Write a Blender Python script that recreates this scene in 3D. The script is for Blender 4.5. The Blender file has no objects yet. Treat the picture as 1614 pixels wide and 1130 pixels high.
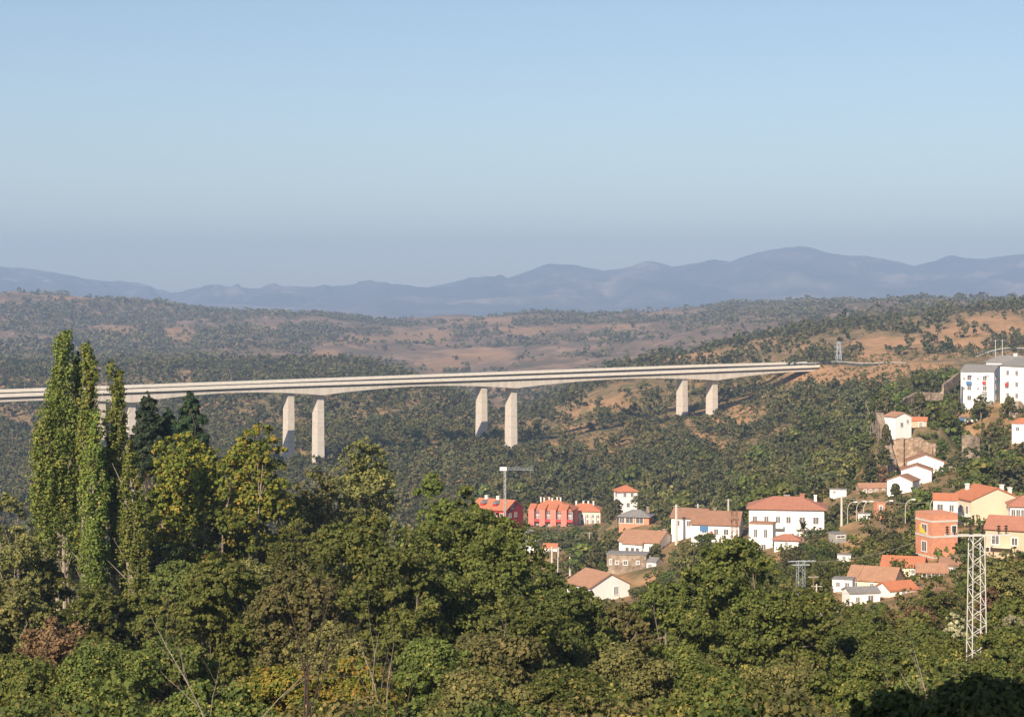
import bpy, math, random
import numpy as np
R = math.radians
F = 3000.0; CX = 807.0; HY = 470.0; IW, IH = 1614, 1130
sc = bpy.context.scene
COL = sc.collection
rng = np.random.default_rng(7); random.seed(7)
# ------------------------------------------------------------ camera
cd = bpy.data.cameras.new('camera'); cam = bpy.data.objects.new('camera', cd); COL.objects.link(cam)
cd.sensor_width = 36; cd.lens = 36*F/IW; cd.shift_y = -(IH/2-HY)/IW
cd.clip_start = 1.0; cd.clip_end = 60000
cam.location = (0, 0, 0); cam.rotation_euler = (R(90), 0, 0); sc.camera = cam
# ------------------------------------------------------------ sky, sun, exposure
SUN_EL = 34.0; SUN_AZ = 205.0        # azimuth of the sun, degrees clockwise from +Y (behind the camera, to the left)
w = bpy.data.worlds.new('World'); sc.world = w; w.use_nodes = True
nt = w.node_tree; bg = nt.nodes['Background']
sky = nt.nodes.new('ShaderNodeTexSky'); sky.sky_type = 'NISHITA'; sky.sun_disc = False
sky.sun_elevation = R(SUN_EL); sky.sun_rotation = R(SUN_AZ)
sky.altitude = 600; sky.air_density = 1.0; sky.dust_density = 0.6; sky.ozone_density = 1.2
nt.links.new(sky.outputs[0], bg.inputs[0]); bg.inputs[1].default_value = 0.074
sl = bpy.data.lights.new('sun', 'SUN'); sl.energy = 5.0; sl.angle = R(0.5); sl.color = (1.0, 0.83, 0.65)
so = bpy.data.objects.new('sun', sl); COL.objects.link(so)
so.rotation_euler = (R(90-SUN_EL), 0, -R(SUN_AZ) + math.pi)
sc.view_settings.view_transform = 'Standard'; sc.view_settings.look = 'None'
sc.view_settings.exposure = 0.68; sc.view_settings.gamma = 1
sc.cycles.volume_bounces = 0
# ------------------------------------------------------------ helpers
def P(px, py, D): return ((px-CX)*D/F, D, (HY-py)*D/F)
def tag(o, label=None, cat=None, group=None, kind=None):
    if label: o['label'] = label
    if cat: o['category'] = cat
    if group: o['group'] = group
    if kind: o['kind'] = kind
    return o
def empty(name, loc, rz=0, label=None, cat=None, group=None):
    o = bpy.data.objects.new(name, None); COL.objects.link(o)
    o.location = loc; o.rotation_euler = (0, 0, rz); o.empty_display_size = .5
    return tag(o, label, cat, group)
def link(name, me, mat, parent=None):
    if mat and not me.materials: me.materials.append(mat)
    o = bpy.data.objects.new(name, me); COL.objects.link(o)
    if parent: o.parent = parent
    return o
class MB:
    def __init__(s): s.v = []; s.f = []
    def quadlist(s, vs, fs):
        b = len(s.v); s.v += [tuple(v) for v in vs]; s.f += [tuple(i+b for i in f) for f in fs]; return s
    def box(s, x0, y0, z0, x1, y1, z1):
        return s.quadlist([(x0,y0,z0),(x1,y0,z0),(x1,y1,z0),(x0,y1,z0),(x0,y0,z1),(x1,y0,z1),(x1,y1,z1),(x0,y1,z1)],
            [(0,3,2,1),(4,5,6,7),(0,1,5,4),(1,2,6,5),(2,3,7,6),(3,0,4,7)])
    def bar(s, a, b, r, r2=None, n=5):
        a = np.array(a, float); b = np.array(b, float); d = b-a; L = np.linalg.norm(d)
        if L < 1e-6: return s
        d /= L; u = np.cross(d, (0,0,1) if abs(d[2]) < .9 else (1,0,0)); u /= np.linalg.norm(u); v = np.cross(d, u)
        r2 = r if r2 is None else r2; vs = []
        for c, q in ((a, r), (b, r2)):
            for k in range(n):
                t = 2*math.pi*k/n; vs.append(c+q*(math.cos(t)*u+math.sin(t)*v))
        fs = [(k, (k+1) % n, n+(k+1) % n, n+k) for k in range(n)]
        fs += [tuple(range(n-1, -1, -1)), tuple(range(n, 2*n))]
        return s.quadlist(vs, fs)
    def tube(s, pts, rad, n=6):
        for i in range(len(pts)-1):
            s.bar(pts[i], pts[i+1], rad[i], rad[i+1], n)
        return s
    def ext(s, prof, x0, x1):                       # profile in (y,z) extruded along x
        n = len(prof); vs = [(x0, p[0], p[1]) for p in prof]+[(x1, p[0], p[1]) for p in prof]
        fs = [(k, (k+1) % n, n+(k+1) % n, n+k) for k in range(n)]+[tuple(range(n-1, -1, -1)), tuple(range(n, 2*n))]
        return s.quadlist(vs, fs)
    def mesh(s, name):
        me = bpy.data.meshes.new(name); me.from_pydata(s.v, [], s.f)
        import bmesh
        bm = bmesh.new(); bm.from_mesh(me); bmesh.ops.recalc_face_normals(bm, faces=bm.faces); bm.to_mesh(me); bm.free()
        return me
    def build(s, name, mat, parent=None): return link(name, s.mesh(name), mat, parent)
def quadmesh(name, V, tone=None, tris=False):
    """V: (N,4,3) array of loose quads"""
    N = len(V); k = V.shape[1]; me = bpy.data.meshes.new(name)
    me.vertices.add(N*k); me.vertices.foreach_set('co', V.reshape(-1).astype(np.float32))
    me.loops.add(N*k); me.loops.foreach_set('vertex_index', np.arange(N*k, dtype=np.int32))
    me.polygons.add(N); me.polygons.foreach_set('loop_start', np.arange(0, N*k, k, dtype=np.int32))
    me.polygons.foreach_set('loop_total', np.full(N, k, np.int32)); me.update(calc_edges=True)
    if tone is not None:
        a = me.attributes.new('tone', 'FLOAT', 'FACE'); a.data.foreach_set('value', tone.astype(np.float32))
    return me
# value noise
_lat = np.random.default_rng(3).random((256, 256))
def vnoise(x, y):
    xi = np.floor(x).astype(int); yi = np.floor(y).astype(int); fx = x-xi; fy = y-yi
    fx = fx*fx*(3-2*fx); fy = fy*fy*(3-2*fy)
    g = lambda a, b: _lat[a % 256, b % 256]
    return (g(xi, yi)*(1-fx)+g(xi+1, yi)*fx)*(1-fy)+(g(xi, yi+1)*(1-fx)+g(xi+1, yi+1)*fx)*fy
def fbm(x, y, s, o=4):
    r = 0; a = .5; x = np.asarray(x, float)/s; y = np.asarray(y, float)/s
    for k in range(o): r = r+a*vnoise(x+17.3*k, y-9.1*k); a *= .5; x = x*2; y = y*2
    return r*1.07
# ------------------------------------------------------------ materials
def newmat(name, rough=.8, spec=.3):
    m = bpy.data.materials.new(name); m.use_nodes = True; n = m.node_tree.nodes; b = n['Principled BSDF']
    b.inputs['Roughness'].default_value = rough; b.inputs['Specular IOR Level'].default_value = spec
    return m, m.node_tree, b
def ramp(nt, fac, stops):
    r = nt.nodes.new('ShaderNodeValToRGB'); e = r.color_ramp.elements
    while len(e) < len(stops): e.new(.5)
    for q, (p, c) in zip(e, stops): q.position = p; q.color = (*c, 1)
    nt.links.new(fac, r.inputs[0]); return r.outputs[0]
def mixc(nt, fac, a, b, mode='MIX'):
    m = nt.nodes.new('ShaderNodeMix'); m.data_type = 'RGBA'; m.blend_type = mode
    for s, v in ((m.inputs['Factor'], fac), (m.inputs['A'], a), (m.inputs['B'], b)):
        if hasattr(v, 'links'): nt.links.new(v, s)
        else: s.default_value = v if isinstance(v, (int, float)) else (*v, 1)
    return m.outputs['Result']
def noise(nt, scale, detail=4, coord='Object', rough=.6, vec=None):
    t = nt.nodes.new('ShaderNodeTexNoise'); t.inputs['Scale'].default_value = scale; t.inputs['Detail'].default_value = detail
    t.inputs['Roughness'].default_value = rough
    if vec is None:
        c = nt.nodes.new('ShaderNodeTexCoord'); vec = c.outputs[coord]
    nt.links.new(vec, t.inputs['Vector']); return t.outputs['Fac']
def mathn(nt, op, a, b=0.0, clamp=False):
    m = nt.nodes.new('ShaderNodeMath'); m.operation = op; m.use_clamp = clamp
    for s, v in ((m.inputs[0], a), (m.inputs[1], b)):
        if hasattr(v, 'links'): nt.links.new(v, s)
        else: s.default_value = v
    return m.outputs[0]
def plain(name, col, var=.25, scale=1.2, rough=.85, spec=.25, streak=False):
    m, nt, b = newmat(name, rough, spec)
    tc = nt.nodes.new('ShaderNodeTexCoord'); mp = nt.nodes.new('ShaderNodeMapping'); nt.links.new(tc.outputs['Object'], mp.inputs[0])
    mp.inputs['Scale'].default_value = (1, 1, .18) if streak else (1, 1, 1)
    f = noise(nt, scale, 6, vec=mp.outputs[0], rough=.7)
    lo = tuple(c*(1-var) for c in col); hi = tuple(min(1, c*(1+var*.6)) for c in col)
    nt.links.new(ramp(nt, f, [(.3, lo), (.7, hi)]), b.inputs['Base Color']); return m
def tile(name, col, col2):
    m, nt, b = newmat(name, .9, .2)
    tc = nt.nodes.new('ShaderNodeTexCoord'); wv = nt.nodes.new('ShaderNodeTexWave'); wv.bands_direction = 'X'
    wv.inputs['Scale'].default_value = 1.3; wv.inputs['Distortion'].default_value = .4; nt.links.new(tc.outputs['Object'], wv.inputs['Vector'])
    f1 = noise(nt, 1.1, 6, rough=.75); f2 = noise(nt, 5.0, 3)
    c = ramp(nt, f1, [(.3, col2), (.65, col)])
    c = mixc(nt, mathn(nt, 'MULTIPLY', f2, .5), c, tuple(x*.55 for x in col))
    c = mixc(nt, mathn(nt, 'MULTIPLY', wv.outputs['Fac'], .25), c, tuple(x*.45 for x in col))
    nt.links.new(c, b.inputs['Base Color'])
    bp = nt.nodes.new('ShaderNodeBump'); bp.inputs['Strength'].default_value = .6; bp.inputs['Distance'].default_value = .06
    nt.links.new(wv.outputs['Fac'], bp.inputs['Height']); nt.links.new(bp.outputs[0], b.inputs['Normal']); return m
def leafmat(name, stops, transl=.3, hue=.014):
    m, nt, b = newmat(name, .7, .25)
    at = nt.nodes.new('ShaderNodeAttribute'); at.attribute_name = 'tone'
    c = ramp(nt, at.outputs['Fac'], stops)
    oi = nt.nodes.new('ShaderNodeObjectInfo'); hs = nt.nodes.new('ShaderNodeHueSaturation')
    nt.links.new(mathn(nt, 'ADD', mathn(nt, 'MULTIPLY', oi.outputs['Random'], hue*2), .5-hue), hs.inputs['Hue'])
    nt.links.new(mathn(nt, 'ADD', mathn(nt, 'MULTIPLY', oi.outputs['Random'], .5), .75), hs.inputs['Value'])
    nt.links.new(c, hs.inputs['Color']); nt.links.new(hs.outputs[0], b.inputs['Base Color'])
    tr = nt.nodes.new('ShaderNodeBsdfTranslucent'); nt.links.new(hs.outputs[0], tr.inputs[0])
    mx = nt.nodes.new('ShaderNodeMixShader'); mx.inputs[0].default_value = transl
    nt.links.new(b.outputs[0], mx.inputs[1]); nt.links.new(tr.outputs[0], mx.inputs[2])
    nt.links.new(mx.outputs[0], nt.nodes['Material Output'].inputs[0]); return m
M = {}
M['concrete'] = plain('concrete', (.64, .58, .49), .22, .35, streak=True)
M['parapet'] = plain('parapet_concrete', (.76, .71, .61), .15, .5)
M['paintedshade'] = plain('painted_overhang_shade', (.035, .032, .03), .3, .5)  # near-black colour standing in for the shadow below the deck edge
M['asphalt'] = plain('asphalt', (.06, .06, .06), .2, .6)
M['white'] = plain('white_render', (.86, .84, .80), .09, .8, streak=True)
M['cream'] = plain('cream_render', (.76, .66, .48), .08, .8, streak=True)
M['peach'] = plain('peach_render', (.74, .60, .44), .06, .8, streak=True)
M['tan'] = plain('tan_render', (.58, .45, .31), .12, .8, streak=True)
M['red'] = plain('red_render', (.42, .035, .03), .12, .8, streak=True)
M['salmon'] = plain('salmon_render', (.70, .24, .18), .10, .8, streak=True)
M['brick'] = plain('hollow_brick', (.62, .28, .17), .22, 1.5)
def masonry(name, c1, c2):
    m, nt, b = newmat(name, .95, .1); tc = nt.nodes.new('ShaderNodeTexCoord'); v = nt.nodes.new('ShaderNodeTexVoronoi'); v.inputs['Scale'].default_value = 1.1
    nt.links.new(tc.outputs['Object'], v.inputs['Vector']); c = mixc(nt, v.outputs['Color'], c1, c2)
    c = mixc(nt, mathn(nt, 'ADD', mathn(nt, 'MULTIPLY', noise(nt, .35, 6, rough=.75), 3.4), -1.5, True), c, tuple(x*.45 for x in c1))
    nt.links.new(c, b.inputs['Base Color']); bp = nt.nodes.new('ShaderNodeBump'); bp.inputs['Distance'].default_value = .25
    nt.links.new(v.outputs['Distance'], bp.inputs['Height']); nt.links.new(bp.outputs[0], b.inputs['Normal']); return m
M['rubble'] = masonry('rubble_stone', (.30, .21, .14), (.50, .38, .28))
M['stone'] = masonry('rough_stone', (.24, .18, .13), (.42, .34, .26))
M['greywall'] = plain('grey_concrete', (.36, .34, .32), .25, 1.5)
M['orange'] = tile('orange_tile', (.66, .24, .12), (.44, .19, .11))
M['pinktile'] = tile('pink_red_tile', (.54, .24, .16), (.38, .18, .12))
M['browntile'] = tile('brown_tile', (.42, .23, .15), (.27, .16, .11))
M['tantile'] = tile('tan_tile', (.52, .29, .18), (.34, .20, .13))
M['greyroof'] = plain('grey_roof', (.24, .23, .22), .25, 1.5)
M['glass'] = plain('window_glass', (.15, .145, .14), .3, 2, .15, .5)
M['shutter'] = plain('grey_shutter', (.32, .33, .34), .15, 3)
M['trim'] = plain('white_trim', (.8, .78, .74), .05, 3)
M['metal'] = plain('galvanised_steel', (.56, .54, .50), .2, 2, .6, .4)
M['rust'] = plain('rusty_steel', (.28, .17, .11), .4, 2, .7)
M['bluemetal'] = plain('blue_grey_steel', (.38, .43, .47), .2, 2, .5)
M['darkmetal'] = plain('dark_insulator', (.03, .025, .022), .3, 4, .4)
M['post'] = plain('pale_concrete_post', (.60, .56, .48), .15, 2)
M['yellow'] = plain('yellow_cloth', (.8, .55, .05), .1, 3)
M['blue'] = plain('blue_cloth', (.08, .2, .4), .2, 3)
M['redcloth'] = plain('red_cloth', (.5, .08, .08), .2, 3)
M['bark'] = plain('grey_bark', (.26, .21, .17), .4, 3)
M['palebark'] = plain('pale_bark', (.36, .30, .24), .35, 3)
M['darkbark'] = plain('dark_bark', (.07, .05, .04), .4, 3)
G = {}
G['poplar'] = leafmat('poplar_leaf', [(0, (.08, .12, .026)), (.5, (.17, .215, .042)), (.85, (.26, .27, .06)), (1, (.36, .30, .07))], .3)
G['chestnut'] = leafmat('chestnut_leaf', [(0, (.07, .11, .018)), (.45, (.17, .20, .03)), (.75, (.28, .25, .04)), (1, (.38, .22, .04))], .25)
G['pine'] = leafmat('pine_needle', [(0, (.015, .035, .016)), (.6, (.035, .06, .022)), (1, (.08, .09, .03))], .05)
G['walnut'] = leafmat('walnut_leaf', [(0, (.085, .105, .028)), (.5, (.145, .175, .038)), (.85, (.21, .225, .055)), (1, (.32, .27, .07))], .36)
G['olive'] = leafmat('olive_brown_leaf', [(0, (.085, .09, .032)), (.5, (.165, .165, .05)), (.85, (.225, .20, .065)), (1, (.29, .23, .08))], .2)
G['green'] = leafmat('bright_green_leaf', [(0, (.055, .08, .02)), (.5, (.125, .155, .034)), (.9, (.21, .21, .05)), (1, (.38, .31, .08))], .3)
G['oak'] = leafmat('oak_leaf', [(0, (.045, .058, .022)), (.5, (.095, .105, .038)), (.9, (.15, .14, .055)), (1, (.2, .16, .07))], .15)
G['faroak'] = leafmat('distant_oak_leaf', [(0, (.05, .055, .028)), (.5, (.095, .095, .045)), (.9, (.15, .13, .065)), (1, (.2, .15, .08))], .15)
G['rusty'] = leafmat('rusty_leaf', [(0, (.10, .065, .035)), (.6, (.20, .12, .065)), (1, (.3, .19, .09))], .2)
G['pale'] = leafmat('pale_seedhead', [(0, (.26, .25, .14)), (.6, (.42, .4, .25)), (1, (.5, .46, .3))], .2)
G['palm'] = leafmat('palm_frond', [(0, (.05, .08, .02)), (.6, (.10, .13, .035)), (1, (.2, .17, .07))], .15)
# ------------------------------------------------------------ building table (pixel of base centre, base row, distance -> world)
B = []
def H(key, name, label, cat, px, y, D, rz, L, W, h, roof, rise, wm, rm, group=None, over=.4):
    B.append(dict(key=key, name=name, label=label, cat=cat, px=px, y=y, D=D, rz=R(rz), L=L, W=W, h=h, roof=roof, rise=rise, wm=wm, rm=rm, group=group, over=over))
H('H1','apartment_house','deep red apartment house with orange roof and two dormers behind the crane','house',783.5,830,620,-33,13.8,10.2,6.2,'gable',2.7,'red','orange')
H('H2','apartment_block','salmon apartment block with four projecting bays and many chimneys','house',872,834,640,-14,14.6,11,6.8,'hip',3.0,'salmon','orange')
H('H2b','terraced_house','cream terraced row adjoining the salmon apartment block','house',922,826,650,-14,12.5,9,4.8,'hip',2.2,'cream','orange')
H('H3','tower_house','tall narrow white house with red hipped roof half hidden by trees above the grey shed','house',986,806,560,12,5.6,5.6,6.0,'hip',1.6,'white','orange')
H('H4','open_shed','low shed with grey roof on brick posts below the tall narrow white house','shed',1003,823,500,-16,8,6,1.7,'hip',1.5,'brick','greyroof',over=.5)
H('H5','house','white and cream house with tan roof standing behind the stone building','house',1019,872,400,-25,8.9,8.8,3.0,'gable',1.7,'white','tantile')
H('H6','stone_building','long stone building with flat grey roof and white ringed windows','building',990,903,385,-12,8.0,4.6,4.0,'flat',.2,'stone','greyroof',over=.15)
H('H6b','porch_shed','small white porch shed at the right end of the stone building','shed',1030,899,383,-30,2.6,3,1.9,'gable',.6,'white','greyroof',over=.2)
H('H7','house','white gabled house with tan roof at the lower edge of the village, left of centre','house',943,949,350,-60,8.2,8.4,3.6,'gable',2.1,'white','tantile')
H('H9a','house','low white house with brown roof behind the tall pale post','house',1090,831,402,-20,7.2,6,2.4,'gable',1.5,'white','browntile')
H('H9b','house','white house with brown roof and laundry hanging under its eaves','house',1131,846,385,-14,9.6,7,3.0,'gable',2.1,'white','browntile')
H('H10','large_house','large two storey white house with pinkish red hipped roof behind the palm','house',1240,850,370,-9,14.3,9,6.3,'hip',1.9,'white','pinktile',over=.5)
H('H10b','wing_house','lower white wing with two tall windows at the left foot of the large white house','house',1202,866,359,-18,4.4,3.4,5.0,'flat',.2,'white','tantile',over=.15)
H('H11','shed','small shed with pinkish tiled roof below the palm','shed',1241,862,345,-14,4.4,3.2,1.4,'hip',.8,'white','pinktile')
H('H12A','house','white gabled house, topmost of the three white houses under the rubble cliff','house',1458,752,442,80,7.2,8.2,3.9,'gable',1.5,'white','browntile','white houses under the rubble cliff',.25)
H('H12B','house','white gabled house in the middle of the three white houses under the rubble cliff','house',1445,768,426,76,6,6.6,4.0,'gable',1.1,'white','browntile','white houses under the rubble cliff',.25)
H('H12C','house','lowest and smallest of the three white houses under the rubble cliff','house',1424,774,412,60,5,5.6,2.4,'gable',1.1,'white','browntile','white houses under the rubble cliff',.25)
H('H13','house','small white house on top of the rubble cliff','house',1415,675,462,-62,4.4,4.8,2.9,'gable',.9,'white','tantile',None,.25)
H('H13b','annex','low orange roofed annex beside the small white house on the cliff','shed',1447,673,468,-20,4.6,3,1.6,'gable',.7,'tan','orange',None,.2)
H('H14A','apartment_block','white three storey apartment block with laundry and grey roof, left of the hilltop blocks','building',1548,634,520,-27,9,11,8.5,'gable',1.6,'white','greyroof','white hilltop apartment blocks',.25)
H('H14B','apartment_block','white apartment block cut by the right edge of the photo with blank gable wall','building',1622,632,508,-62,9,12,9.4,'gable',1.8,'white','greyroof','white hilltop apartment blocks',.25)
H('H14C','apartment_block','white apartment block with long grey roof rising behind the other hilltop blocks','building',1592,616,562,-12,14,8,8.4,'hip',1.9,'white','greyroof','white hilltop apartment blocks',.25)
H('H15','house','large peach house with blank gable wall, orange roof and three chimneys','house',1554,836,330,-76,7.6,9.6,5.7,'gable',1.9,'peach','orange',None,.3)
H('H16','unfinished_building','unfinished orange brick building with pale concrete floor bands','building',1476,872,300,17,4.5,5.2,6.4,'flat',.15,'brick','brick',None,.02)
H('H15b','annex','small white annex with orange roof between the brick building and the peach house','shed',1490,812,325,-12,4.0,4,2.8,'gable',.8,'white','orange',None,.2)
H('H17','house','house with glazed gallery and brown red roof at the right edge','house',1616,822,322,-10,5.4,5.5,2.8,'hip',1.5,'white','pinktile',None,.4)
H('H18','house','tan house with red roof beside the top of the lattice pylon','house',1592,870,272,-28,5.6,5.6,3.6,'gable',1.4,'tan','pinktile',None,.35)
H('H19a','shed','white flat roofed shed at the left end of the tiled cluster','shed',1330,926,268,-20,2.8,2.4,1.3,'flat',.12,'white','greyroof',None,.1)
H('H19b','house','long low house with weathered orange tiles in the cluster left of the pylon','house',1380,926,273,-25,6.8,5.6,1.4,'gable',1.5,'cream','tantile',None,.25)
H('H19c','house','low pale walled house with orange tiles at the back of the tiled cluster','house',1425,905,287,-18,6.2,5,1.5,'gable',1.1,'cream','orange',None,.25)
H('H19d','shed','shed with bright new orange tiled roof in front of the tiled cluster','shed',1413,937,258,22,4.4,3.4,.9,'gable',.8,'white','orange',None,.2)
H('H19e','shed','white shed with plain grey roof, lowest of the tiled cluster','shed',1357,951,254,10,4.2,3,1.6,'gable',.5,'white','greyroof',None,.15)
H('H19f','shed','dark open shed with brown tiles at the right end of the tiled cluster','shed',1468,911,279,-8,4.4,3.4,1.1,'gable',.9,'stone','tantile',None,.25)
H('H19g','stone_ruin','grey stone ruin with rusty tiles between the tiled cluster and the pylon','ruin',1500,905,285,-20,3.4,3,1.6,'gable',.8,'stone','browntile',None,.1)
H('H21','stone_ruin','low ruined row of brick sheds left of the three white houses','ruin',1378,777,425,8,7.6,3,1.3,'gable',.8,'rubble','tantile',None,.2)
H('H22','house','small white house with orange roof at the right edge below the hilltop blocks','house',1612,690,455,-20,4.6,4.6,3.6,'hip',1.0,'white','orange',None,.35)
H('H23a','shed','low white shed with grey roof below the deep red house','shed',835,866,480,-25,5,3.6,1.5,'gable',.9,'white','greyroof',None,.2)
H('H23b','shed','small shed with red tiled roof above the twin pale posts','shed',868,871,476,-10,3.6,3,1.4,'gable',.8,'white','orange',None,.2)
H('H23c','shed','tiny cream shed with pale roof between the deep red house and the salmon block','shed',830,850,520,-20,4,3,1.6,'gable',.9,'cream','greyroof',None,.2)
H('H24','shed','bare grey concrete shed right of the palm','shed',1320,857,342,20,2.3,2.3,2.0,'flat',.12,'greywall','greyroof',None,.1)
H('H25','shed','tiny white shed with flat roof on the terrace above the street lamps','shed',1321,778,420,-10,3.6,2,1.0,'flat',.12,'white','greyroof',None,.15)
H('H26','shed','small brick shed between the curved street lamps','shed',1386,806,350,10,1.6,1.6,1.6,'flat',.1,'brick','brick',None,.05)
H('H27','shed','little white hut behind the left street lamps','shed',1362,820,356,-10,2.2,1.6,1.3,'flat',.1,'white','greyroof',None,.1)
H('H28','shed','small white shed alone in the trees below the grey concrete shed','shed',1331,882,318,-15,2.2,1.6,.9,'flat',.1,'white','greyroof',None,.1)
for b in B:
    b['loc'] = P(b['px'], b['y'], b['D'])
# ------------------------------------------------------------ viaduct geometry
T30 = math.tan(R(30))
def deckY(u, c): return c/(1-T30*u)        # path Y = c + tan30*X, X = u*Y
CN, CF = 921.4, 953.7
def path(px, c): u = (px-CX)/F; Y = deckY(u, c); return u*Y, Y
ZN = lambda X: np.interp(X, [-300, -216, -116, -1, 95, 131, 165, 260], [-41.5, -40.9, -39.5, -38.55, -37.4, -36.8, -36.2, -35.0])   # road level near deck
ZF = lambda X: np.interp(X, [-300, -222, -120, -2, 99, 135, 150, 260], [-41.2, -40.3, -39.0, -37.4, -36.0, -35.8, -35.6, -34.8])
PIERS_N = [(205, 765), (501.5, 742), (805.5, 712), (1122, 652)]
PIERS_F = [(158, 765), (455, 738), (759, 697), (1075, 657)]
# ------------------------------------------------------------ ground
Ds = [2, 8, 25, 60, 100, 140, 200, 280, 360, 440, 520, 600, 700, 800, 900, 1000, 1150, 1350, 1600, 2000, 2500, 3000, 3500, 4200, 6000, 9000]
near = [2900, 1145, 1190, 1225]
T = {
-300: near+[1110,1020,1010, 985, 960, 940, 920, 900, 870, 830, 790, 745, 690, 630, 580, 565, 535, 500, 455, 475, 495, 500],
0:    near+[1110,1025,1020,1000, 980, 960, 940, 915, 885, 845, 800, 750, 690, 630, 578, 568, 540, 505, 459, 478, 495, 500],
100:  near+[1110,1025,1020,1000, 980, 960, 940, 915, 885, 845, 800, 750, 690, 630, 578, 568, 540, 507, 468, 485, 500, 500],
200:  near+[1110,1030,1025,1005, 985, 965, 945, 920, 890, 850, 795, 745, 690, 640, 580, 570, 545, 515, 480, 490, 500, 500],
300:  near+[1112,1036,1032,1008, 985, 963, 940, 912, 880, 820, 770, 725, 677, 627, 577, 571, 547, 517, 489, 496, 500, 500],
400:  near+[1115,1045,1040,1010, 985, 960, 935, 905, 868, 795, 746, 712, 665, 615, 577, 572, 548, 520, 494, 500, 505, 500],
500:  near+[1118,1050,1045,1012, 983, 955, 925, 893, 855, 785, 737, 705, 657, 607, 575, 580, 552, 524, 495, 502, 505, 500],
600:  near+[1120,1055,1048,1010, 975, 940, 910, 880, 848, 778, 732, 698, 648, 600, 574, 592, 560, 530, 508, 512, 510, 500],
700:  near+[1122,1058,1050,1010, 970, 932, 898, 865, 825, 768, 722, 697, 652, 608, 618, 610, 565, 525, 501, 510, 510, 500],
760:  near+[1124,1060,1050,1008, 965, 926, 890, 855, 808, 757, 712, 692, 680, 662, 655, 612, 562, 523, 498, 508, 510, 500],
850:  near+[1126,1063,1050,1004, 955, 915, 878, 845, 800, 758, 715, 690, 668, 656, 648, 605, 555, 520, 496, 505, 510, 500],
920:  near+[1127,1065,1048,1000, 950, 912, 870, 838, 795, 755, 710, 676, 632, 602, 605, 585, 550, 517, 494, 505, 510, 500],
1000: near+[1128,1066,1046, 990, 935, 890, 853, 825, 788, 750, 702, 662, 606, 574, 580, 572, 545, 514, 492, 505, 510, 500],
1150: near+[1128,1066,1040, 975, 895, 852, 822, 798, 758, 718, 676, 636, 583, 540, 546, 543, 520, 500, 488, 500, 510, 500],
1300: near+[1125,1062,1030, 945, 860, 808, 773, 743, 700, 662, 622, 582, 548, 511, 515, 512, 495, 480, 480, 500, 510, 500],
1450: near+[1110,1060,1005, 925, 850, 775, 705, 660, 632, 608, 590, 572, 535, 496, 500, 495, 482, 474, 480, 500, 510, 500],
1614: near+[1100,1045, 975, 895, 825, 738, 645, 612, 600, 590, 580, 568, 530, 483, 486, 490, 480, 478, 485, 500, 510, 500],
1900: near+[1090,1030, 955, 875, 800, 715, 625, 600, 590, 582, 570, 555, 520, 478, 482, 486, 480, 478, 485, 500, 510, 500]}
cols = sorted(T); TY = np.array([T[c] for c in cols], float)                 # (ncol, nrow)
lD = np.log(np.array(Ds, float))
gu = np.concatenate([np.linspace(-2.2, -.42, 26)[:-1], np.linspace(-.42, .42, 561), np.linspace(.42, 2.2, 26)[1:]])
gl = np.linspace(lD[0], lD[-1], 520)
Zt = (HY-TY)*np.array(Ds)/F
colu = (np.array(cols)-CX)/F
tmp = np.stack([np.interp(gl, lD, (TY[i])) for i in range(len(cols))])       # interpolate rows in y
def blur(a, n, ax):
    for _ in range(n):
        p = np.concatenate([a.take([0], ax), a, a.take([-1], ax)], ax)
        a = (p.take(range(0, a.shape[ax]), ax)+2*a+p.take(range(2, a.shape[ax]+2), ax))/4
    return a
tmp = blur(tmp, 10, 1)
GY = np.stack([np.interp(gu, colu, tmp[:, j]) for j in range(len(gl))], 1)   # (nu, nl)
GY = blur(GY, 60, 0)
UU, LL = np.meshgrid(gu, gl, indexing='ij'); DD = np.exp(LL)
GX = UU*DD; GZ = (HY-GY)*DD/F
amp = np.clip(DD*.011, .15, 16)*np.clip((DD-50)/300, .05, 1)
sz = np.clip(DD*.12, 12, 200)
nz = fbm(GX, DD, 55)-.5; nz2 = fbm(GX+500, DD, 190)-.5; nz3 = fbm(GX, DD+900, 16)-.5
GZ = GZ+nz*np.clip(DD/900, .15, 1)*9*np.clip((DD-60)/200, .1, 1)+nz2*np.clip((DD-900)/1500, 0, 1)*34+nz3*np.clip(DD/400, .3, 1)*2.2
# keep the far skyline on its row
anch = []
for b in B: anch.append((b['loc'][0], b['loc'][1], b['loc'][2], max(b['L'], b['W'])*.75+3))
for lst, c in ((PIERS_N, CN), (PIERS_F, CF)):
    for px, y in lst:
        X, Y = path(px, c); anch.append((X, Y, (HY-y)*Y/F, 22))
for px in (1265, 1300, 1340, 1380, 1420, 1460, 1500):      # road on the hillside beyond the viaduct
    X, Y = path(px, CN+14); Y = min(Y, 1040); X = (px-CX)/F*Y; anch.append((X, Y, (HY-572.5-(1300-min(px, 1300))*.02)*Y/F-.6, 11))
for px, y, D, r in [(1455, 745, 438, 9), (1400, 742, 440, 8), (1480, 740, 445, 8)]:
    X, Y, Z = P(px, y, D); anch.append((X, Y, Z, r))
anch = np.array(anch)
def bil(A, X, Y):
    X = np.asarray(X, float); Y = np.asarray(Y, float); u = X/Y; l = np.log(Y)
    iu = np.clip(np.searchsorted(gu, u)-1, 0, len(gu)-2); fu = np.clip((u-gu[iu])/(gu[iu+1]-gu[iu]), 0, 1)
    t = (l-gl[0])/(gl[1]-gl[0]); il = np.clip(t.astype(int), 0, len(gl)-2); fl = np.clip(t-il, 0, 1)
    return (A[iu, il]*(1-fl)+A[iu, il+1]*fl)*(1-fu)+(A[iu+1, il]*(1-fl)+A[iu+1, il+1]*fl)*fu
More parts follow.
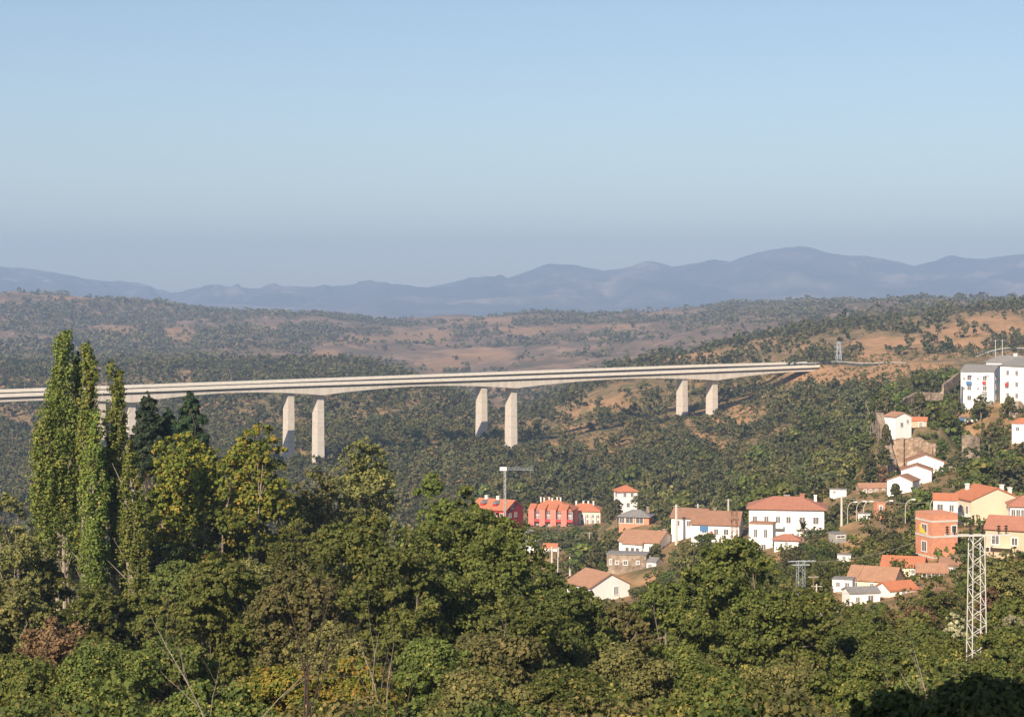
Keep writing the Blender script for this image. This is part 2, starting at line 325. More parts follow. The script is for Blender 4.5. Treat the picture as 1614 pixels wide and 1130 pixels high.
dz = anch[:, 2]-bil(GZ, anch[:, 0], anch[:, 1])
num = np.zeros_like(GZ); den = np.zeros_like(GZ)
for (ax, ay, az, ar), d in zip(anch, dz):
    wgt = np.exp(-((GX-ax)**2+(DD-ay)**2)/(2*ar*ar)); num += wgt*d; den += wgt
GZ = GZ+num/np.maximum(den, 1)
def gz(X, Y): return bil(GZ, X, Y)
# clearings: bare dry soil (x, y, half width, half height as the hillside shows them) -> world mask
CLR = [(1290,594,80,17),(1350,598,60,14),(1430,582,75,12),(1410,540,60,8),(1520,522,60,7),(1540,545,50,6),(1600,520,40,10),(1145,664,48,9),(1180,645,35,7),(1112,688,18,7),(1130,700,22,6),
       (945,638,50,11),(900,655,28,9),(905,675,30,6),(925,712,18,16),(963,705,9,16),(738,722,26,6),(735,748,22,12),(990,700,12,8),(850,725,14,8),(1262,737,22,10),(1215,765,18,12),(1060,790,18,7),
       (1300,745,14,9),(1350,745,16,12),(290,592,20,4),(370,594,18,4),(420,518,25,5),(290,525,26,12),(300,560,22,5),(510,560,30,10),(650,530,60,12),(690,575,55,10),(760,560,50,12),(560,535,40,8),
       (820,520,60,6),(950,515,70,5),(1100,560,60,4),(1480,540,70,7),(1370,560,40,8),(1350,870,22,14),(930,822,20,8),(925,885,16,5),(780,650,30,10),(790,610,40,8),(180,520,40,8),(110,470,40,4),(760,505,60,6),
       (1230,955,12,18),(1310,965,26,10),(1420,960,30,9),(1480,955,26,7),(1445,985,26,6),(1035,918,30,10),(985,912,25,6),(940,690,20,5),(870,700,14,5),(1000,725,14,6),(1090,745,10,4),(1020,760,16,6),(680,705,12,10),(1560,505,50,6)]
def clearmask(px, py, X, Y):
    m = np.zeros_like(px); wob = (fbm(X, Y, np.maximum(Y, 1)*.018*1.0)-.5)
    for cx, cy, rx, ry in CLR:
        d = ((px-cx)/rx)**2+((py-cy)/ry)**2
        m = np.maximum(m, np.clip(1.45-d+wob*2.0, 0, 1))
    return m
GPX = CX+F*UU; GPY = HY-F*GZ/DD
soil = clearmask(GPX, GPY, GX, DD)*np.clip((DD-180)/120, 0, 1)*np.where(DD > 1500, .55, 1)
nu_, nl_ = GX.shape
idx = np.arange(nu_*nl_).reshape(nu_, nl_)
q = np.stack([idx[:-1, :-1], idx[1:, :-1], idx[1:, 1:], idx[:-1, 1:]], -1).reshape(-1, 4)
me = bpy.data.meshes.new('ground'); me.vertices.add(nu_*nl_)
me.vertices.foreach_set('co', np.stack([GX, DD, GZ], -1).reshape(-1).astype(np.float32))
me.loops.add(len(q)*4); me.loops.foreach_set('vertex_index', q.reshape(-1).astype(np.int32))
me.polygons.add(len(q)); me.polygons.foreach_set('loop_start', np.arange(0, len(q)*4, 4, dtype=np.int32)); me.polygons.foreach_set('loop_total', np.full(len(q), 4, np.int32))
me.update(calc_edges=True); me.polygons.foreach_set('use_smooth', np.ones(len(q), bool))
a = me.attributes.new('soil', 'FLOAT', 'POINT'); a.data.foreach_set('value', soil.reshape(-1).astype(np.float32))
a = me.attributes.new('far', 'FLOAT', 'POINT'); a.data.foreach_set('value', np.clip((DD-1500)/600, 0, 1).reshape(-1).astype(np.float32))
m, nt, b_ = newmat('hillside_soil', .95, .1)
sa = nt.nodes.new('ShaderNodeAttribute'); sa.attribute_name = 'soil'; fa = nt.nodes.new('ShaderNodeAttribute'); fa.attribute_name = 'far'
n1 = noise(nt, .02, 8, rough=.65); n2 = noise(nt, .16, 6, rough=.7); n3 = noise(nt, .004, 6)
green = ramp(nt, n2, [(.3, (.07, .07, .032)), (.5, (.15, .125, .06)), (.7, (.30, .20, .11))])
dry = ramp(nt, n2, [(.3, (.30, .18, .10)), (.55, (.49, .27, .13)), (.8, (.62, .40, .22))])
farc = ramp(nt, n1, [(.34, (.10, .085, .05)), (.5, (.18, .125, .085)), (.68, (.36, .24, .165))])
k = mathn(nt, 'ADD', mathn(nt, 'MULTIPLY', n1, 3.0), -1.2, True)
c = mixc(nt, mathn(nt, 'MULTIPLY', k, .7), green, dry)
farc = mixc(nt, mathn(nt, 'MULTIPLY', mathn(nt, 'ADD', mathn(nt, 'MULTIPLY', noise(nt, .09, 6, rough=.75), 3.0), -1.2, True), .6), farc, (.09, .075, .05))
n4 = noise(nt, .9, 5, rough=.8); dry = mixc(nt, mathn(nt, 'ADD', mathn(nt, 'MULTIPLY', n4, 3.0), -1.3, True), dry, (.23, .17, .09))
c = mixc(nt, fa.outputs['Fac'], c, farc)
c = mixc(nt, mathn(nt, 'MULTIPLY', sa.outputs['Fac'], .95, True), c, dry)
nt.links.new(c, b_.inputs['Base Color'])
ground = link('ground', me, m); tag(ground, kind='structure')
# ------------------------------------------------------------ far mountains
sky_prof = [(-600,430),(-300,410),(-100,415),(0,420),(50,425),(100,432),(160,443),(220,447),(265,462),(280,465),(330,452),(400,456),(480,459),(560,449),(620,449),(660,456),(700,450),(740,438),(800,436),(860,415),(910,419),(950,428),(1020,413),(1060,420),(1120,411),(1150,412),(1200,397),(1260,389),(1320,400),(1380,407),(1440,420),(1500,405),(1550,410),(1614,403),(1800,395),(2200,420)]
pxs = np.linspace(-600, 2200, 900); tt = np.linspace(0, 1, 150)
PX, TT = np.meshgrid(pxs, tt, indexing='ij'); MD = 9000+TT*4500
crest = (HY-np.interp(PX, *zip(*sky_prof)))*12000/F
U = (PX-CX)/F; MX = U*MD
shape = np.where(MD < 12000, np.clip((MD-9000)/3000, 0, 1)**.8, 1-np.clip((MD-12000)/1500, 0, 1)*.8)
rid = 1-2*np.abs(fbm(MX, MD, 900, 5)-.5); rid2 = fbm(MX+3000, MD, 350, 5)-.5
base = -90
rg = 1-np.abs(fbm(MX*1.6+.25*MD, MD*.45, 420, 6)*2-1)
MZ = base+(crest-base)*shape*(1-.8*(1-rid)*(1-np.exp(-((MD-12000)/600)**2)))+(rid2*110+(rg-.7)*130)*np.clip(shape*1.2, 0, 1)*(1-.80*np.exp(-((MD-12000)/450)**2))
me = bpy.data.meshes.new('mountains'); n_, l_ = MX.shape; idx = np.arange(n_*l_).reshape(n_, l_)
q = np.stack([idx[:-1, :-1], idx[1:, :-1], idx[1:, 1:], idx[:-1, 1:]], -1).reshape(-1, 4)
me.from_pydata(np.stack([MX, MD, MZ], -1).reshape(-1, 3).tolist(), [], q.tolist()); me.polygons.foreach_set('use_smooth', np.ones(len(q), bool))
m, nt, b_ = newmat('mountain_rock', .95, .1)
c = ramp(nt, noise(nt, .0016, 8, rough=.65), [(.40, (.03, .045, .05)), (.55, (.10, .09, .08)), (.70, (.4, .32, .27))]); nt.links.new(c, b_.inputs['Base Color'])
tag(link('mountains', me, m), kind='structure')
# ------------------------------------------------------------ haze
hz = MB().box(-9000, -300, -1300, 9000, 14500, 430).build('haze', None)
m = bpy.data.materials.new('haze_air'); m.use_nodes = True; nt = m.node_tree; nt.nodes.remove(nt.nodes['Principled BSDF'])
pv = nt.nodes.new('ShaderNodeVolumePrincipled'); pv.inputs['Density'].default_value = 0.00015; pv.inputs['Color'].default_value = (.49, .68, 1.0, 1); pv.inputs['Anisotropy'].default_value = 0.0
nt.links.new(pv.outputs[0], nt.nodes['Material Output'].inputs['Volume']); hz.data.materials.append(m)
tag(hz, kind='stuff')
# ------------------------------------------------------------ viaducts
def viaduct(label, c, ZR, piers, px0, px1, group):
    th = R(30); ax = np.array([math.cos(th), math.sin(th), 0]); nv = np.array([-math.sin(th), math.cos(th), 0])
    X0, Y0 = path(px0, c); X1, Y1 = path(px1, c)
    root = empty('viaduct', (X0, Y0, float(ZR(X0))), 0, label, 'viaduct', group)
    org = np.array(root.location)
    px_s = [path(p, c)[0] for p, _ in piers]
    xs = np.linspace(X0, X1, 260)
    pc = np.array([(x, c+T30*x, float(ZR(x))) for x in xs])-org
    endx = X1
    def depth(x):       # girder depth below slab
        ks = [px_s[0]-85]+px_s+[endx+30]
        i = max(0, min(len(ks)-2, int(np.searchsorted(ks, x))-1)); t = (x-ks[i])/(ks[i+1]-ks[i]); t = min(max(t, 0), 1)
        return 1.75+2.6*abs(2*t-1)**1.9
    def sweep(prof_fn, name, mat):
        vs = []; n = None
        for p, x in zip(pc, xs):
            pr = prof_fn(x); n = len(pr); vs += [tuple(p+nv*a+np.array([0, 0, z])) for a, z in pr]
        fs = []
        for i in range(len(xs)-1):
            for k in range(n): fs.append((i*n+k, i*n+(k+1) % n, (i+1)*n+(k+1) % n, (i+1)*n+k))
        fs += [tuple(range(n)), tuple((len(xs)-1)*n+k for k in range(n-1, -1, -1))]
        return MB().quadlist(vs, fs).build(name, mat, root)
    sweep(lambda x: [(-5.6, 0), (5.6, 0), (5.6, -.42), (5.2, -.52), (-5.2, -.52), (-5.6, -.38)], 'deck_slab', M['parapet'])
    sweep(lambda x: [(-5.1, -.525), (5.1, -.525), (5.0, -.525-depth(x)), (-5.0, -.525-depth(x))], 'girder', M['concrete'])
    sweep(lambda x: [(-5.38, -1.15), (-5.38, -.53), (-5.103, -.53), (-5.103, -1.15)], 'painted_shade_strip', M['paintedshade'])  # added dark strip, paints the shadow band under the slab overhang
    sweep(lambda x: [(-5.1, .05), (5.1, .05), (5.1, .004), (-5.1, .004)], 'road_surface', M['asphalt'])
    sweep(lambda x: [(-5.62, .86), (-5.3, .86), (-5.2, .05), (-5.62, .02)], 'parapet', M['parapet'])
    sweep(lambda x: [(5.45, .5), (5.6, .5), (5.6, .02), (5.4, .05)], 'edge_rail', M['metal'])
    for (p, yb) in piers:
        X, Y = path(p, c); zt = float(ZR(X))-.525-depth(X)+.05; zb = (HY-yb)*Y/F-9
        mb = MB(); a0, b0 = 1.55, 2.85; k = 1.0+(zt-zb)*.004
        loc = np.array([X, Y, 0])-np.array([org[0], org[1], 0])
        segs = max(3, int((zt-zb)/5.2)); vs = []
        for i in range(segs+1):
            z = zb+(zt-zb)*i/segs; s = k+(1-k)*i/segs
            for (sa_, sb) in ((-1, -1), (1, -1), (1, 1), (-1, 1)):
                vs.append(tuple(loc+ax*a0*s*sa_+nv*b0*s*sb+np.array([0, 0, z-org[2]])))
        fs = [(0, 3, 2, 1), tuple(segs*4+k_ for k_ in range(4))]
        for i in range(segs):
            for k_ in range(4): fs.append((i*4+k_, i*4+(k_+1) % 4, (i+1)*4+(k_+1) % 4, (i+1)*4+k_))
        mb.quadlist(vs, fs).build('pillar', M['pier'], root)
    return root
# pier concrete with casting lifts
m, nt, b_ = newmat('pier_concrete', .85, .2)
tc = nt.nodes.new('ShaderNodeTexCoord'); sp = nt.nodes.new('ShaderNodeSeparateXYZ'); nt.links.new(tc.outputs['Object'], sp.inputs[0])
fr = mathn(nt, 'FRACT', mathn(nt, 'DIVIDE', sp.outputs['Z'], 5.2)); ln = mathn(nt, 'LESS_THAN', fr, .05)
c0 = ramp(nt, noise(nt, .6, 6, rough=.7), [(.3, (.50, .455, .39)), (.7, (.66, .60, .52))])
nt.links.new(mixc(nt, mathn(nt, 'MULTIPLY', ln, .35), c0, (.30, .27, .23)), b_.inputs['Base Color']); M['pier'] = m
# girder stains: weathering streaks under the slab
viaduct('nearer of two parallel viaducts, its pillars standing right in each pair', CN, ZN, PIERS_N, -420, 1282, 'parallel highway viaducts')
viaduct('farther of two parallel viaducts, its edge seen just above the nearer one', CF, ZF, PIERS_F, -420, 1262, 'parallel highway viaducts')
# road continuing on the hillside, with a guard rail
mb = MB(); gr = MB(); pts = []
for px in range(1255, 1660, 9):
    X, Y = path(px, CN+16); Y = min(Y, 1040); X = (px-CX)/F*Y; z = max(float(gz(X, Y))+.35, (HY-574)*Y/F); pts.append((X, Y, z))
for i in range(len(pts)-1):
    a_, b2 = pts[i], pts[i+1]; wd = 9
    mb.quadlist([(a_[0], a_[1]-wd, a_[2]), (b2[0], b2[1]-wd, b2[2]), (b2[0], b2[1]+wd, b2[2]), (a_[0], a_[1]+wd, a_[2]),
                 (a_[0], a_[1]-wd-3, a_[2]-6), (b2[0], b2[1]-wd-3, b2[2]-6), (b2[0], b2[1]+wd+3, b2[2]-6), (a_[0], a_[1]+wd+3, a_[2]-6)],
                [(0, 1, 2, 3), (0, 4, 5, 1), (3, 2, 6, 7)])
    gr.bar((a_[0], a_[1]-wd+1, a_[2]+.75), (b2[0], b2[1]-wd+1, b2[2]+.75), .22, n=4); gr.bar((a_[0], a_[1]-wd+1, a_[2]-.2), (a_[0], a_[1]-wd+1, a_[2]+.8), .1, n=4)
tag(mb.build('road', M['asphalt']), kind='structure')
tag(gr.build('guard_rail', M['metal']), 'long grey guard rail along the hillside road right of the viaducts', 'guard rail')
# ------------------------------------------------------------ houses
BM = {}
def window(root, face, b, u, v, w_, h_, kind='win'):
    """face f/r/l/b ; u along the face, v sill height"""
    L, W = b['L']/2, b['W']/2
    def put(mb, u0, u1, v0, v1, d0, d1):
        if face == 'f': mb.box(u0, -W-d1, v0, u1, -W-d0, v1)
        elif face == 'r': mb.box(L+d0, u0, v0, L+d1, u1, v1)
        elif face == 'l': mb.box(-L-d1, -u1, v0, -L-d0, -u0, v1)
    fr = MB(); t = .13; e = .06
    x0, x1, y0, y1 = u-w_/2, u+w_/2, v, v+h_
    put(fr, x0-t, x1+t, y1, y1+t, .002, e); put(fr, x0-t, x1+t, y0-t, y0, .002, e+.04); put(fr, x0-t, x0, y0, y1, .002, e); put(fr, x1, x1+t, y0, y1, .002, e)
    if kind in ('win', 'shut'): put(fr, u-.03, u+.03, y0, y1, .03, e-.01)
    nm = 'door' if kind == 'door' else 'window'
    o = fr.build(nm, M['rust'] if b['wm'] == 'salmon' and kind == 'door' else M[b.get('trim', 'trim')], root)
    pn = MB(); put(pn, x0, x1, y0, y1, .002, .025); pn.build('pane' if kind != 'door' else 'panel', M['shutter'] if kind in ('shut', 'door') else M['glass'], o)
def house(b):
    L, W, h, rs = b['L']/2, b['W']/2, b['h'], b['rise']
    root = empty(b['name'], b['loc'], b['rz'], b['label'], b['cat'], b['group']); b['root'] = root
    f = -3.5; ov = b['over']; mb = MB(); rf = MB()
    if b['roof'] == 'gable':
        mb.ext([(-W, f), (W, f), (W, h), (0, h+rs), (-W, h)], -L, L)
        s = rs/W; t = .22; lift = .02
        rf.ext([(-W-ov, h-s*ov+lift), (0, h+rs+lift), (W+ov, h-s*ov+lift), (W+ov, h-s*ov+lift+t), (0, h+rs+lift+t), (-W-ov, h-s*ov+lift+t)], -L-ov*.7, L+ov*.7)
    elif b['roof'] == 'hip':
        mb.box(-L, -W, f, L, W, h)
        a, c = L+ov, W+ov; k = max(L-W, .3)+0.0
        rf.quadlist([(-a,-c,h+.01),(a,-c,h+.01),(a,c,h+.01),(-a,c,h+.01),(-a,-c,h+.2),(a,-c,h+.2),(a,c,h+.2),(-a,c,h+.2),(-k,0,h+.2+rs),(k,0,h+.2+rs)],
                    [(3,2,1,0),(0,1,5,4),(1,2,6,5),(2,3,7,6),(3,0,4,7),(4,5,9,8),(5,6,9),(6,7,8,9),(7,4,8)])
    else:
        mb.box(-L, -W, f, L, W, h); rf.box(-L-ov, -W-ov, h+.003, L+ov, W+ov, h+rs)
    b['wall'] = mb.build('wall', M[b['wm']], root); b['roofo'] = rf.build('roof', M[b['rm']], root)
    return root
def chimney(b, x, y, ht=1.0, s=.35, mat='trim'):
    z0 = b['h']+b['rise']*(1-abs(y)/(b['W']/2)) if b['roof'] != 'flat' else b['h']
    m_ = MB().box(x-s, y-s, z0-.6, x+s, y+s, z0+ht); m_.box(x-s-.1, y-s-.1, z0+ht+.003, x+s+.1, y+s+.1, z0+ht+.15); m_.build('chimney', M[mat], b['roofo'])
BK = {}
for b in B: house(b); BK[b['key']] = b
def W_(k, lst, kind='win'):
    b = BK[k]
    for (face, u, v, w_, h_) in lst: window(b['root'], face, b, u, v, w_, h_, kind)
# H1 deep red
b = BK['H1']
W_('H1', [('f', u, v, 1.3, 1.5) for v in (.7, 3.6) for u in (-5, -2.2, 2.6, 5.2)]+[('f', .2, 3.2, 1.4, 2.2), ('f', .2, .5, 1.4, 2.2)]+[('r', u, v, 1.1, 1.3) for u, v in ((-2.8, 3.7), (.6, 3.7), (-2.8, .6), (-1.6, 6.5))])
for x in (-4, .5): chimney(b, x, 0, 1.0, .5)
for x in (-3.2, 1.6):
    d = MB(); d.ext([(-3.9, 6.9), (-1.0, 6.9), (-1.0, 8.0), (-3.9, 8.0)], x-.7, x+.7).build('dormer', M['red'], b['root'])
    dd = MB(); dd.quadlist([(x-1.0, -4.1, 7.9), (x+1.0, -4.1, 7.9), (x, -4.1, 8.9), (x-1.0, -.6, 7.9), (x+1.0, -.6, 7.9), (x, -.6, 8.9)], [(0, 1, 2), (3, 5, 4), (0, 3, 4, 1), (1, 4, 5, 2), (2, 5, 3, 0)]).build('dormer_roof', M['greyroof'], b['root'])
MB().box(-6.9, -5.4, 2.9, 0, -5.12, 3.05).build('balcony', M['trim'], b['root'])
# H2 salmon bays
b = BK['H2']
for i, x in enumerate((-5.9, -2.2, 1.5, 5.2)):
    MB().box(x-.95, -7.0-.0*i, -3.4, x+.95, -5.52, 7.4).build('bay', M['salmon'], b['root'])
    if i < 4:
        xx = x+1.85
        for v in (.5, 3.2):
            bl = MB(); bl.box(xx-.88, -6.6, v, xx+.88, -5.53, v+.15); bl.box(xx-.88, -6.62, v+.155, xx+.88, -6.55, v+1.0)
            bl.build('balcony', M['darkmetal'] if v < 1 else M['redcloth'], b['root'])
            window(b['root'], 'f', b, xx, v+.2, 1.2, 1.8, 'shut')
        window(b['root'], 'f', b, xx, 5.6, 1.2, .9)
    dd = MB(); dd.ext([(-6.9, 7.45), (-3.2, 8.9), (-3.2, 7.45)], x-1.15, x+1.15).build('bay_roof', M['orange'], b['root'])
for x in (-4.2, -3.0, -1.4, -.2, 1.4, 2.6): chimney(b, x, random.uniform(-.6, .6), .9, .2)
b = BK['H2b']
for i in range(6):
    x = -4.6+i*1.85; MB().box(x-.2, -5.3, -3, x+.2, -4.52, 3.9).build('pillar', M['white'], b['root']); window(b['root'], 'f', b, x+.9, .4, .7, 1.7, 'win'); window(b['root'], 'f', b, x+.9, 2.7, .7, 1.1, 'win')
for x in (-3, -.5, 1.2, 3): chimney(b, x, 0, .8, .25)
W_('H3', [('f', -1, 4.6, .8, 1.1), ('f', 1.2, 4.6, .8, 1.1), ('f', 0, 1.6, .9, 1.2), ('l', 0, 4.5, 1.6, 1.4)])
b = BK['H4']
W_('H4', [('f', -3.2, .1, 1.3, 1.4), ('f', -1.2, .1, 1.9, 1.4), ('f', 1.5, .1, 1.9, 1.4)])
chimney(b, 3.2, 0, .9, .4, 'stone')
b = BK['H5']
W_('H5', [('f', x, .9, .8, 1.2) for x in (-2.9, -1.2, .6, 2.6)]+[('r', -2, 1, .7, 1), ('r', 1.6, 1, .7, 1)])
for k, x in enumerate((-1.4,)):
    MB().box(x-1.9, -5.5, -3.4, x+2.4, -4.42, 2.5).build('front_bay', M['white'], b['root']); MB().ext([(-5.8, 2.5), (-3.8, 3.2), (-3.8, 2.5)], x-2.1, x+2.6).build('bay_roof', M['tantile'], b['root'])
for xx in (-2.2, -1.0, .1):
    fr = MB().box(xx-.35, -5.56, .6, xx+.35, -5.502, 1.8).build('window', M['glass'], b['root'])
chimney(b, 3.6, 1.5, .9, .4, 'stone'); chimney(b, 2.2, 2.2, .8, .3, 'stone')
b = BK['H6']
W_('H6', [('f', -3.2, 2.0, .35, 1.0), ('f', -1.9, 2.1, .6, .6), ('f', -.2, 2.0, .8, .8), ('f', 2.3, 2.2, .5, .6)])
W_('H6b', [('f', 0, .5, .9, 1.0)], 'door')
W_('H7', [('r', 1.2, 1.9, .9, 1.4), ('r', -2.2, -.2, .8, 1.2), ('r', 1.4, -.3, .8, 1.2), ('f', -1.5, 1.4, .8, 1)], 'shut')
W_('H9a', [('f', -2.2, .6, .8, 1.1), ('f', .2, .6, .8, 1.1), ('f', 2.4, 0, 1, 2)])
b = BK['H9b']
W_('H9b', [('f', -2.2, 1.2, .9, 1.1), ('f', 2.2, .9, .9, 1.1), ('f', .2, .9, .8, 1.1), ('r', 0, 1, .9, 1.1)])
chimney(b, -.5, 0, .7, .3, 'stone')
o = MB().box(-3.1, -3.62, 1.5, -1.4, -3.53, 2.5).build('laundry', M['blue']); o.parent = b['root']
o = MB().box(-1.0, -3.62, .7, -.5, -3.53, 1.6).build('laundry', M['redcloth']); o.parent = b['root']
b = BK['H10']
W_('H10', [('f', x, 3.7, .8, 1.2) for x in (-6, -3.8, -1.6, .4)]+[('f', x, 3.6, 1.0, 1.3) for x in (3.0, 5.6)]+[('f', -5.2, .4, .8, 1.8), ('f', 1.0, .5, .9, 1.2), ('f', 5.2, .4, 1.2, 1.8), ('r', 0, 3.6, .9, 1.2)])
bl = MB(); bl.box(-7.1, -5.6, 2.75, -.6, -4.53, 2.95); bl.box(-7.1, -5.62, 2.955, -.6, -5.5, 3.7); bl.build('balcony', M['white'], b['root'])
bl = MB(); bl.box(1.8, -5.3, 2.6, 7.1, -4.53, 2.8); bl.box(1.8, -5.32, 2.805, 7.1, -5.2, 3.3); bl.build('balcony', M['white'], b['root'])
chimney(b, 3.0, .5, .8, .4, 'pinktile'); chimney(b, 5.5, 1.6, .9, .25, 'trim'); chimney(b, 0, .6, .5, .5, 'greywall')
W_('H10b', [('f', -1, 2.5, .6, 1.5), ('f', .9, 2.5, .6, 1.5), ('f', .5, .3, .8, .9)])
W_('H12A', [('l', -1, 1.6, .5, .6)]); W_('H12B', [('f', 1, 1.4, .6, .8)]); W_('H12C', [('f', 0, .8, .5, .6)])
W_('H13', [('r', -.6, .5, .8, 1.0), ('r', 1.2, 1.4, .6, .7)]); W_('H13b', [('f', .9, .1, .9, 1.2)], 'door')
b = BK['H14A']
W_('H14A', [('f', x, v, 1.0, 1.2) for x in (-2.2, 2.0) for v in (.8, 3.5, 6.2)]+[('f', x, v, .5, .6) for x in (-3.6, .2) for v in (3.6, 6.3)]+[('r', -3.2, v, .9, 1.1) for v in (1, 3.8, 6.4)])
random.seed(5)
for (x, v, mt, w2, h2) in [(-2.2, 5.0, 'blue', 1.5, .9), (1.9, 5.2, 'redcloth', 1.0, .8), (2.6, 7.5, 'trim', 1.2, .5), (2.0, 2.4, 'shutter', 1.3, .9), (-2.0, 7.4, 'shutter', 1.2, .3)]:
    MB().box(x-w2/2, -b['W']/2-.5, v, x+w2/2, -b['W']/2-.4, v+h2).build('laundry', M[mt], b['root'])
MB().box(1.6, -6.6, -1, 4.4, -5.6, .6).build('car_port', M['shutter'], b['root'])
W_('H14B', [('f', x, v, .9, 1.2) for x in (-1.6, 1.8) for v in (1, 4, 7)]+[('r', 3.4, v, .9, 1.1) for v in (2, 5)])
MB().box(-2.2, -6.5, 3.9, -1.0, -6.4, 4.9).build('laundry', M['redcloth'], BK['H14B']['root'])
W_('H14C', [('f', x, 6.3, .8, 1.1) for x in (-5.5, -3, -.5, 2, 4.5)]); chimney(BK['H14C'], 1.5, 0, .6, .5)
b = BK['H15']
for x, y in ((-2.6, -2.2), (2.4, 1.7), (3.2, 2.8)): chimney(b, x, y, 1.1, .26)
W_('H15', [('f', x, 3.3, 1.0, 1.3) for x in (-2.4, 0, 2.4)])
MB().box(-3.6, -5.9, 2.9, 3.6, -4.82, 3.1).build('balcony', M['trim'], b['root'])
b = BK['H16']
for v in (2.8, 5.2): MB().box(-2.29, -2.64, v, 2.29, 2.64, v+.32).build('floor_band', M['post'], b['root'])
MB().box(-2.32, -2.67, -.4, 2.32, 2.67, -.1).build('floor_band', M['post'], b['root'])
W_('H16', [('l', .2, 3.3, 1.6, 1.4), ('l', .2, .5, 1.4, 1.5), ('f', 1.6, 3.6, .8, 1.0)])
MB().quadlist([(-2.36, -1.1, 3.3), (-2.36, 1.0, 3.3), (-2.36, 1.0, 4.6), (-2.42, -1.1, 3.3), (-2.42, 1.0, 3.3), (-2.42, 1.0, 4.6)], [(0, 1, 2), (3, 5, 4), (0, 3, 4, 1), (1, 4, 5, 2), (2, 5, 3, 0)]).build('awning', M['yellow'], b['root'])
W_('H15b', [('f', -.9, 1.0, .9, 1.1), ('f', 1.0, .9, .7, 1.1)])
W_('H17', [('f', x, 1.1, .6, 1.2) for x in (-2.2, -1.4, -.6, .2, 1.0)]); W_('H18', [('f', -1.4, 1.4, 1.0, 1.2), ('f', 1.3, 1.4, .8, 1.0), ('r', 0, 1.4, .9, 1.1)])
bl = MB(); bl.box(-2.7, -3.9, 1.0, 1.0, -2.83, 1.15); bl.build('balcony', M['cream'], BK['H18']['root'])
W_('H19a', [('f', -.6, .3, .5, .6), ('f', .7, .3, .5, .6)]); W_('H19b', [('f', x, .4, .5, .6) for x in (-2.2, .2, 2)]); W_('H19c', [('f', -1.4, .5, .5, .6), ('f', 1.6, .5, .5, .6)])
W_('H19e', [('f', -1, .5, .5, .6), ('f', .8, 0, .7, 1.3)]); W_('H19f', [('f', -.8, .05, 1.2, .8), ('f', 1.0, .05, 1.2, .8)]); W_('H22', [('f', -1, 1.8, .7, .9), ('f', 1, 1.8, .7, .9)])
W_('H21', [('f', x, .4, .5, .6) for x in (-2.6, -1.4, 0, 1.6)]); W_('H24', [('f', 0, 1.2, 1.6, .4)]); W_('H19d', [('f', 0, .1, .6, .6)], 'door')
W_('H23a', [('f', 0, .3, .6, .8)]); W_('H23b', [('f', 0, .3, .6, .8)]); W_('H23c', [('f', 0, .4, .6, .8)]); W_('H25', [('f', -.8, .2, .5, .5)]); W_('H28', [('f', 0, .2, .5, .5)]); W_('H27', [('f', 0, .1, .5, .9)], 'door'); W_('H11', [('f', 0, .2, .6, .9)], 'door')
W_('H26', [('f', 0, .1, .5, 1.0)], 'door'); W_('H19g', [('f', 0, .4, .5, .7)])
# stone walls and rubble cliff
def wallrun(label, pts, th, ht, mat, name='stone_wall', cat='wall', group=None, foot=4):
    """pts: (px, y_top, D)"""
    o0 = P(*pts[0]); root = None; mb = MB(); q_ = [P(*p) for p in pts]
    for i in range(len(q_)-1):
        a_, b2 = np.array(q_[i]), np.array(q_[i+1]); d = b2-a_; d[2] = 0; n = int(max(1, np.linalg.norm(d)/1.6)); t = d/np.linalg.norm(d); nn = np.array([-t[1], t[0], 0])*th/2
        for k in range(n):
            p0 = a_+(b2-a_)*k/n; p1 = a_+(b2-a_)*(k+1)/n; j = random.uniform(-.12, .12)*ht*.3; jj = nn*random.uniform(.85, 1.15)
            vs = [p0-jj, p1-jj, p1+jj, p0+jj]; zb = min(p0[2], p1[2])-ht-foot
            lo = [(v[0]-o0[0], v[1]-o0[1], zb-o0[2]) for v in vs]; hi = [(v[0]-o0[0], v[1]-o0[1], v[2]+j-o0[2]) for v in vs]
            mb.quadlist(lo+hi, [(0, 3, 2, 1), (4, 5, 6, 7), (0, 1, 5, 4), (1, 2, 6, 5), (2, 3, 7, 6), (3, 0, 4, 7)])
    o = mb.build(name, M[mat]); o.location = o0; return tag(o, label, cat, group)
wallrun('pale grey retaining wall curving below the white hilltop blocks', [(1412, 640, 478), (1425, 628, 486), (1445, 618, 492), (1480, 619, 494), (1486, 616, 494)], .7, 1.0, 'stone', foot=1.0)
wallrun('sloping stone wall climbing to the left corner of the hilltop blocks', [(1486, 606, 497), (1500, 596, 505), (1510, 588, 512)], .7, 1.4, 'stone', foot=1.2)
wallrun('stone wall on the left rim of the rubble cliff', [(1386, 650, 455), (1392, 672, 450), (1400, 700, 446), (1407, 728, 441)], 1.6, 2, 'stone', foot=3)
wallrun('broad rubble retaining wall above the three white houses', [(1400, 692, 449), (1425, 690, 448), (1450, 688, 448), (1468, 700, 448), (1483, 706, 450)], 2.2, 7, 'rubble', foot=7)
wallrun('low pink stone wall in the trees right of the rubble cliff', [(1516, 686, 440), (1530, 685, 440), (1543, 688, 441)], .6, 1.4, 'stone')
wallrun('low stone wall below the right end of the stone building', [(1028, 905, 378), (1040, 903, 378), (1050, 906, 377)], .8, 2, 'stone', foot=2)
wallrun('stone wall at the foot of the brick building', [(1500, 873, 292), (1520, 874, 290), (1540, 876, 288)], .6, 1.6, 'stone', foot=2)
wallrun('low white wall between the trees below the tiled cluster', [(1290, 965, 246), (1310, 968, 246), (1332, 968, 247)], .3, .5, 'white', foot=1)
